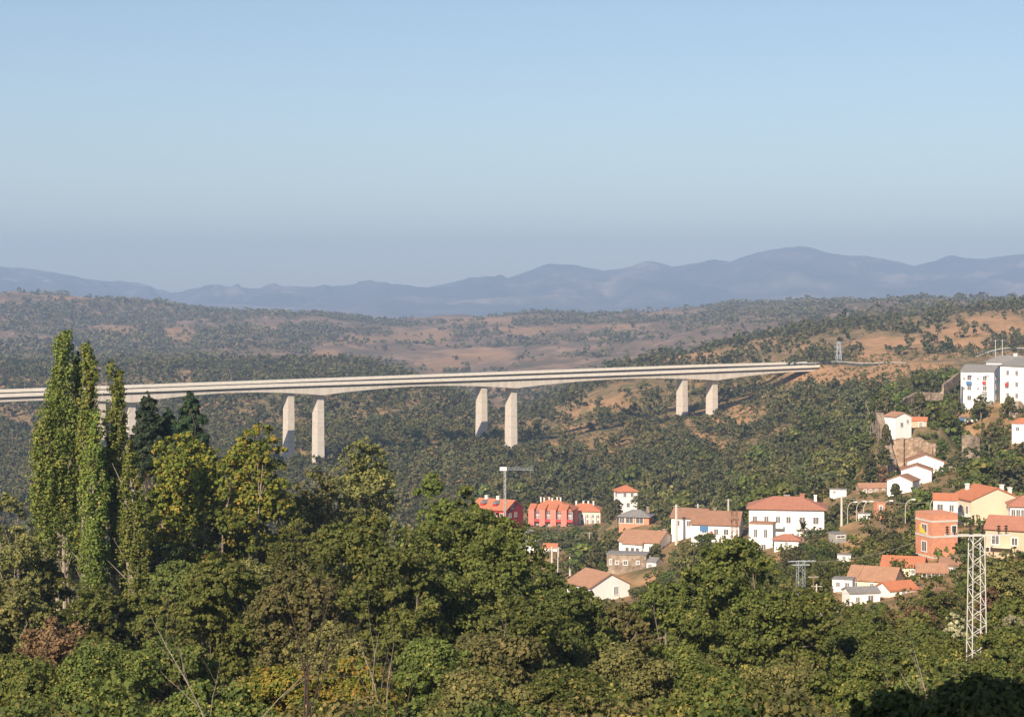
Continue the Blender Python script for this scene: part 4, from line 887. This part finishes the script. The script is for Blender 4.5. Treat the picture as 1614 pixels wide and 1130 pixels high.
# ---- palm
X, Y, Z = P(1266, 856, 350); root = empty('palm_tree', (X, Y, Z), 0, 'palm tree in front of the large white house', 'tree'); r_ = np.random.default_rng(9)
MB().tube([(0, 0, -1), (.05, 0, 1.2), (0, 0, 2.8)], [.28, .22, .2], 7).build('trunk', M['bark'], root); V = []
for k in range(34):
    a_ = k*2.4; el = r_.uniform(-.3, 1.2); p = np.array([0, 0, 2.8]); d = np.array([math.cos(a_)*math.cos(el), math.sin(a_)*math.cos(el), math.sin(el)])
    s_ = np.array([-math.sin(a_), math.cos(a_), 0])
    for i in range(7):
        q_ = p+d*.32; d = d+np.array([0, 0, -.2]); d /= np.linalg.norm(d); w_ = .22*(1-i/8)
        V.append([p-s_*w_, q_-s_*w_*.9, q_+s_*w_*.9, p+s_*w_]); p = q_
V = np.array(V); link('fronds', quadmesh('fronds', V, r_.random(len(V))), G['palm'], root)
# ---- hand placed trees of the village
vt = [('large dark green tree among the street lamps', 1392, 803, 36, 862, 322, 'oak', .15), ('dark cypress like tree left of the three white houses', 1373, 712, 14, 765, 438, 'oak', -.1),
 ('reddish brown tree beside the cypress like tree', 1392, 735, 11, 770, 430, 'rusty', 0), ('round green tree below the palm', 1282, 850, 40, 905, 322, 'green', -.2), ('green tree below the grey concrete shed', 1255, 862, 34, 905, 316, 'oak', .1),
 ('small round tree right of the large white house', 1309, 823, 9, 842, 355, 'oak', .1), ('dark tree in front of the white house with tan roof', 1034, 856, 12, 882, 388, 'oak', .1),
 ('dark bush in front of the white gabled house', 922, 928, 18, 965, 335, 'oak', 0), ('green tree beside the tall narrow white house', 1015, 772, 20, 812, 545, 'oak', .1), ('green tree right of the cream terraced row', 960, 795, 16, 826, 560, 'oak', .2),
 ('tree hiding the left foot of the tall narrow white house', 972, 786, 11, 812, 545, 'oak', .1),  ('green bush on the bank right of the white and cream house', 1085, 862, 14, 882, 372, 'oak', .2), ('olive bush on the bank below the white laundry house, left', 1068, 880, 16, 902, 360, 'olive', 0), ('green bush between the stone building and the big round tree', 1060, 900, 15, 922, 352, 'green', -.2),
 ('small green tree right behind the white gabled house', 1003, 925, 14, 955, 343, 'oak', .2), ('bush under the left end of the stone building', 950, 885, 10, 903, 372, 'green', -.15), ('bush on the slope left of the rusty pylon', 1128, 855, 14, 876, 362, 'oak', .25),
 ('dark oak at the foot of the left stone wall on the cliff', 1391, 690, 12, 728, 436, 'oak', 0), ('olive bush halfway up the left stone wall on the cliff', 1397, 668, 8, 690, 446, 'olive', 0), ('green bush on the right end of the rubble retaining wall', 1484, 694, 11, 722, 440, 'green', -.25),
 ('bush in front of the bend of the grey retaining wall', 1450, 618, 13, 640, 484, 'oak', .1), ('green bush before the left end of the grey retaining wall', 1420, 628, 12, 652, 474, 'green', -.25),
 ('dark bush before the lowest white house', 1411, 762, 9, 778, 405, 'oak', 0), ('tree in front of the left hilltop block', 1546, 622, 14, 645, 500, 'oak', .1), ('tree in front of the blank gabled hilltop block', 1592, 624, 12, 645, 495, 'oak', .2),
 ('yellowish round bush on the terrace under the hilltop blocks', 1493, 640, 16, 664, 478, 'green', 0), ('dark tree at the left end of the grey retaining wall', 1393, 612, 18, 645, 500, 'oak', .1), ('green tree beside that retaining wall, farther left', 1378, 618, 12, 645, 505, 'green', -.2),
 ('yellow green tree below the brick building', 1428, 855, 18, 890, 300, 'green', 0), ('brown bush left of the brick building', 1400, 858, 30, 895, 305, 'olive', 0), ('green bush right of the brick building', 1520, 853, 18, 872, 285, 'green', -.2),
 ('tree in front of the tiled cluster left end', 1308, 945, 20, 968, 235, 'oak', .2), ('dark slanting tree above the tiled cluster', 1370, 870, 26, 896, 300, 'olive', -.1), ('green bush below the white laundry house', 1110, 843, 20, 868, 365, 'green', -.2),
 ('grey green bush under the rusty pylon', 1085, 850, 22, 880, 360, 'olive', 0), ('green tree left of the stone building', 945, 860, 22, 893, 400, 'oak', .25), ('green tree above the stone building', 965, 835, 20, 868, 420, 'oak', .25),
 ('tree in front of the salmon block', 905, 836, 18, 860, 560, 'green', -.2), ('dark green tree between the salmon block and the pale posts', 912, 848, 16, 872, 500, 'oak', .2), ('bush right of the deep red house', 835, 832, 6, 842, 600, 'oak', .1)]
for lab, px, yt, hw, yb, D, kd, tb in vt:
    tree(lab, px, yt, hw, yb, D, kd, 1500, .55 if D > 380 else .42, name='village_tree', cat='tree', k=12, sub=.4, clump=.34, per=16, tb=tb, top=.3)
# ---- scattered trees
PROT = [(735,782,826,832,620),(838,782,950,836,640),(968,762,1006,806,560),(976,802,1032,824,500),(973,838,1066,874,400),(957,870,1046,903,385),(893,898,996,948,350),(1063,800,1124,830,402),(1090,800,1172,845,385),
 (1176,780,1302,850,370),(1180,810,1224,866,359),(1218,838,1264,860,345),(1395,714,1492,773,412),(1384,648,1486,738,442),(1390,640,1462,676,462),(1508,574,1614,634,505),(1555,556,1614,600,560),(1502,762,1614,834,322),(1445,806,1506,872,300),
 (1553,812,1614,870,268),(1310,884,1500,950,252),(1358,758,1402,776,425),(1595,656,1614,690,455),(1410,616,1512,645,480),(812,846,880,870,470),(1308,836,1332,857,340),(1305,768,1340,778,420),(1330,788,1475,836,345),(1063,794,1070,836,395),(1322,780,1330,834,360),
 (1247,880,1280,985,250),(1148,804,1167,850,330),(866,860,902,900,430),(1280,920,1300,968,255),(1098,790,1104,806,405),(1145,784,1152,806,400),(750,600,772,692,940),(795,600,818,706,915),(1065,590,1086,652,1000),(1110,590,1134,648,975),(1262,566,1614,574,1015),(1316,538,1328,574,1050)]
PROT = np.array(PROT, float)
def scatter(n, D0, D1, px0, px1, rmin, rmax, r_, dens, prot=True, pw=1.0, hk=1.9):
    px = r_.uniform(px0, px1, n); D = (D0**2+(D1**2-D0**2)*r_.random(n)**pw)**.5
    u = (px-CX)/F; X = u*D; z = gz(X, D); py = HY-F*z/D; rr = rmin+(rmax-rmin)*r_.random(n)**1.8
    keep = r_.random(n) < dens(px, py, X, D)
    hpx = rr*F/D; keep &= ~((px > 1302) & (px < 1500) & (py > 925) & (py-hpx*1.8 < 940) & (D > 150) & (D < 300))
    if prot:
        for x0, y0, x1, y1, d in PROT:
            hit = (px+hpx > x0) & (px-hpx < x1) & (py > y0-2) & (py-hpx*hk < y1-.22*(y1-y0)) & (D < d+3); keep &= ~hit
    for b in B: keep &= ~(((X-b['loc'][0])**2+(D-b['loc'][1])**2) < (max(b['L'], b['W'])*.62+rr)**2)
    return X[keep], D[keep], z[keep], rr[keep], px[keep], py[keep]
def template(nq, leaf, r_, k=7, hk=1.0):
    lb = sublobes(1., 1.5*hk, .1, r_, k, .5, .15); return crown(lb, nq, leaf, r_, .42, 10, .8, .1)
def stuffmesh(name, mats, X, Y, Z, rr, temps, r_, label, tilt=0, toneadd=None):
    Vs = []; Ts = []; k = r_.integers(0, len(temps), len(X)); a_ = r_.uniform(0, 6.283, len(X))
    for i in range(len(temps)):
        s_ = np.where(k == i)[0]
        if len(s_) == 0: continue
        V, t = temps[i]; c_, s2 = np.cos(a_[s_]), np.sin(a_[s_]); r1 = rr[s_]; hz_ = r_.uniform(.7, 1.15, len(s_))
        x = (V[None, ..., 0]*c_[:, None, None]-V[None, ..., 1]*s2[:, None, None])*r1[:, None, None]+X[s_][:, None, None]
        y = (V[None, ..., 0]*s2[:, None, None]+V[None, ..., 1]*c_[:, None, None])*r1[:, None, None]+Y[s_][:, None, None]
        z = V[None, ..., 2]*(r1*hz_)[:, None, None]+Z[s_][:, None, None]-.15*r1[:, None, None]
        Vs.append(np.stack([x, y, z], -1).reshape(-1, 4, 3)); tt_ = t[None]+(toneadd[s_][:, None] if toneadd is not None else 0)+r_.normal(0, .12, (len(s_), 1)); Ts.append(np.clip(tt_, 0, 1).reshape(-1))
    V = np.concatenate(Vs); o = link(name, quadmesh(name, V, np.concatenate(Ts)), mats); tag(o, label, 'vegetation', kind='stuff'); return o
rs = np.random.default_rng(21)
def dens_mid(px, py, X, D):
    c_ = clearmask(px, py, X, D); nz_ = fbm(X+50, D, 40)
    nb = fbm(X-300, D+70, 15); nz_ = nz_*.65+nb*.35
    wd = np.exp(-((px-1260)/190)**2-((py-685)/45)**2)*.12+np.where(px < 700, .1, 0)
    d = np.clip((nz_-.455+wd-.10*np.clip((px-800)/60, 0, 1)*np.clip((1260-px)/80, 0, 1)*np.clip((722-py)/20, 0, 1))*9, .10, 1); d = np.where(py > 720, np.maximum(d, .8), d)
    sp_ = lambda a_, b_, w: np.clip((a_-b_)/w, 0, 1)
    d = d*(1-.5*sp_(px, 815, 40)*sp_(1255, px, 60)*sp_(724, py, 16))+.10*sp_(px, 870, 40)*sp_(1255, px, 60)*sp_(724, py, 16); d = d*(1-.5*sp_(px, 1190, 40)*sp_(632, py, 14))
    return d*(1-.9*c_)
X, Y, Z, rr, px, py = scatter(11500, 175, 1110, -60, 1680, 1.7, 6.4, rs, dens_mid)
vis = (Y > 330); X, Y, Z, rr, px, py = [q_[vis] for q_ in (X, Y, Z, rr, px, py)]
size_px = rr*F/Y; order = np.argsort(-size_px); infr = (px > 690) & (px < 1625) & (py < 1000)
sel = order[infr[order]][:300]; rest = np.setdiff1d(np.arange(len(X)), sel)
protos = []
for i in range(8):
    r_ = np.random.default_rng(700+i); lb = sublobes(1., 1.55, .15, r_, 12, .42, .2); V, t = crown(lb, 900, .17, r_, .36, 14, .8, .1); protos.append((quadmesh('crown', V, t), r_))
tmat = {k_: G[k_] for k_ in ('oak', 'olive', 'green', 'walnut')}
pm = []
for i, (me_, r_) in enumerate(protos):
    kd = ['oak', 'oak', 'olive', 'green', 'oak', 'walnut', 'olive', 'oak'][i]; me_.materials.append(G[kd]); tm = MB().tube([(0, 0, -.6), (.03, 0, .4), (0, .02, .9)], [.06, .045, .02], 5).mesh('trunk'); tm.materials.append(M['darkbark']); pm.append((me_, tm, kd))
LMK = [(783, 830, 'deep red house'), (872, 834, 'salmon block'), (986, 806, 'tall narrow white house'), (1003, 825, 'grey roofed open shed'), (1019, 872, 'white and cream house'), (990, 903, 'stone building'), (943, 949, 'white gabled house'), (1131, 846, 'laundry house'), (1240, 850, 'large white house'),
       (1445, 768, 'three white houses'), (1440, 700, 'rubble cliff'), (1560, 634, 'hilltop blocks'), (1554, 836, 'peach house'), (1476, 872, 'brick building'), (1400, 930, 'tiled cluster'), (1322, 850, 'grey concrete shed'), (1612, 690, 'small house at the right edge'), (1400, 820, 'street lamps'),
       (805, 712, 'near pillar at the centre'), (1122, 652, 'rightmost pillar'), (880, 880, 'twin pale posts'), (1262, 930, 'blue grey pylon'), (1300, 600, 'bare embankment'), (1160, 860, 'rusty pylon')]
adj = {'oak': 'dark green', 'olive': 'olive brown', 'green': 'bright green', 'walnut': 'mid green'}
cnt = {}
for i in sel:
    j = int(rs.integers(0, 8)) if not (px[i] > 1430 and py[i] < 800) else int(rs.choice([3, 5, 3, 0]))
    me_, tm, kd = pm[j]; s_ = float(rr[i])
    ds = [math.hypot(px[i]-a_[0], (py[i]-a_[1])*1.3) for a_ in LMK]; l = LMK[int(np.argmin(ds))]
    side = 'right of' if px[i] > l[0]+18 else 'left of' if px[i] < l[0]-18 else ('above' if py[i] < l[1] else 'below')
    szw = 'large' if s_ > 3.8 else 'small' if s_ < 2.9 else 'medium'
    dist = 'close' if min(ds) < 45 else 'farther'
    lab = f'{szw} {adj[kd]} tree, {dist}, {side} the {l[2]}'
    root = empty('hillside_tree', (float(X[i]), float(Y[i]), float(Z[i])-.1*s_), rs.uniform(0, 6.28), lab, 'tree', 'trees on the village hillside: '+lab)
    root.scale = (s_, s_, s_*rs.uniform(.8, 1.2))
    c_ = bpy.data.objects.new('crown', me_); COL.objects.link(c_); c_.parent = root
    t_ = bpy.data.objects.new('trunk', tm); COL.objects.link(t_); t_.parent = root
temps = [template(260, .25, np.random.default_rng(800+i)) for i in range(8)]
half = rs.random(len(rest)) < .62
stuffmesh('oak_wood', G['oak'], *[q_[rest[half]] for q_ in (X, Y, Z, rr)], temps, rs, 'dense dark oak wood covering the slopes under the viaducts')
stuffmesh('olive_scrub', G['olive'], *[q_[rest[~half]] for q_ in (X, Y, Z, rr)], temps, rs, 'olive brown scrub mixed through the oak wood on the slopes')
# dense small trees of the near valley, behind the foreground trees
X, Y, Z, rr, px, py = scatter(1500, 150, 335, -80, 1680, 1.8, 3.4, rs, lambda px, py, X, D: np.where(px > 1280, .55, 1.0)*(1-.9*clearmask(px, py, X, D)))
stuffmesh('valley_thicket', G['walnut'], X, Y, Z, rr, [template(800, .15, np.random.default_rng(840+i), 10) for i in range(6)], rs, 'thicket of mixed green trees filling the near valley', toneadd=rs.normal(.02, .15, len(X)))
# ground cover: low bushes and dry grass on the near slopes
def dens_low(px, py, X, D): return (1-clearmask(px, py, X, D)*.9)*np.clip((fbm(X, D, 25)-.2)*3, .3, 1)
X, Y, Z, rr, px, py = scatter(3000, 52, 160, -120, 1740, .5, 1.8, rs, dens_low, hk=1.2)
hk_ = rs.random(len(X)) < .6
stuffmesh('undergrowth', G['green'], *[q_[hk_] for q_ in (X, Y, Z, rr)], [template(1000, .11, np.random.default_rng(850+i), 8, .9) for i in range(6)], rs, 'green undergrowth between the foreground trees', toneadd=rs.normal(-.05, .15, int(hk_.sum())))
stuffmesh('brushwood', G['olive'], *[q_[~hk_] for q_ in (X, Y, Z, rr)], [template(900, .11, np.random.default_rng(860+i), 8, .9) for i in range(6)], rs, 'olive brown brushwood between the foreground trees', toneadd=rs.normal(.1, .15, int((~hk_).sum())))
X, Y, Z, rr, px, py = scatter(22000, 160, 1100, 640, 1680, .6, 1.6, rs, lambda px, py, X, D: (.4+.5*fbm(X, D, 20))*(1-.25*clearmask(px, py, X, D)), hk=1.3)
hk_ = rs.random(len(X)) < .5
for nm_, gk_, mk_, lb_ in (('low_scrub', 'olive', hk_, 'small dry bushes dotting the bare soil and gardens'), ('garden_bushes', 'green', ~hk_, 'low green bushes and weeds between the houses')):
    stuffmesh(nm_, G[gk_], *[q_[mk_] for q_ in (X, Y, Z, rr)], [template(60, .42, np.random.default_rng(870+i), 4, .7) for i in range(6)], rs, lb_, toneadd=rs.normal(-.1 if gk_ == 'green' else .1, .15, int(mk_.sum())))
X, Y, Z, rr, px, py = scatter(2600, 235, 520, 1030, 1680, .8, 2.1, rs, lambda px, py, X, D: np.where((px > 1330) & (py > 785) & (py < 850), .35, .8)*np.where(px > 1480, 1, .7)*np.where((px > 1295) & (px < 1510) & (py > 890) & (py < 968), .04, 1), hk=.9)
stuffmesh('hedges_and_gardens', G['green'], X, Y, Z, rr, [template(200, .24, np.random.default_rng(890+i), 6, .9) for i in range(6)], rs, 'green hedges and garden shrubs around the village houses', toneadd=rs.normal(-.22, .12, len(X)))
# hills behind the viaduct
def dens_far(px, py, X, D):
    c_ = clearmask(px, py, X, D); nz_ = fbm(X+50, D, 90); nb = fbm(X-800, D+300, 420)
    n3_ = fbm(X, D-200, 30); d = np.clip((nz_*.7+n3_*.3-.44)*8+(nb-.47)*5, .04, 1); d = np.where((D < 1750) & (px < 780), np.maximum(d, .8), d); brown = np.exp(-((px-690)/150)**2-((py-555)/40)**2); return d*(1-.9*c_)*(1-.5*brown)*np.where((px > 1180) & (D < 1750), .55, 1)
t2 = [template(70, .42, np.random.default_rng(900+i), 5) for i in range(8)]
X, Y, Z, rr, px, py = scatter(13000, 1100, 1750, -80, 1700, 1.6, 6.0, rs, dens_far)
stuffmesh('hill_wood', G['oak'], X, Y, Z, rr, t2, rs, 'oak wood on the hills right behind the viaducts', toneadd=rs.normal(.1, .1, len(X)))
t3 = [template(26, .62, np.random.default_rng(930+i), 4, .8) for i in range(8)]
X, Y, Z, rr, px, py = scatter(42000, 1750, 3750, -100, 1720, 2.0, 8.0, rs, dens_far)
stuffmesh('distant_scrub', G['faroak'], X, Y, Z, rr, t3, rs, 'scattered scrub on the distant brown hills', toneadd=rs.normal(.15, .12, len(X)))
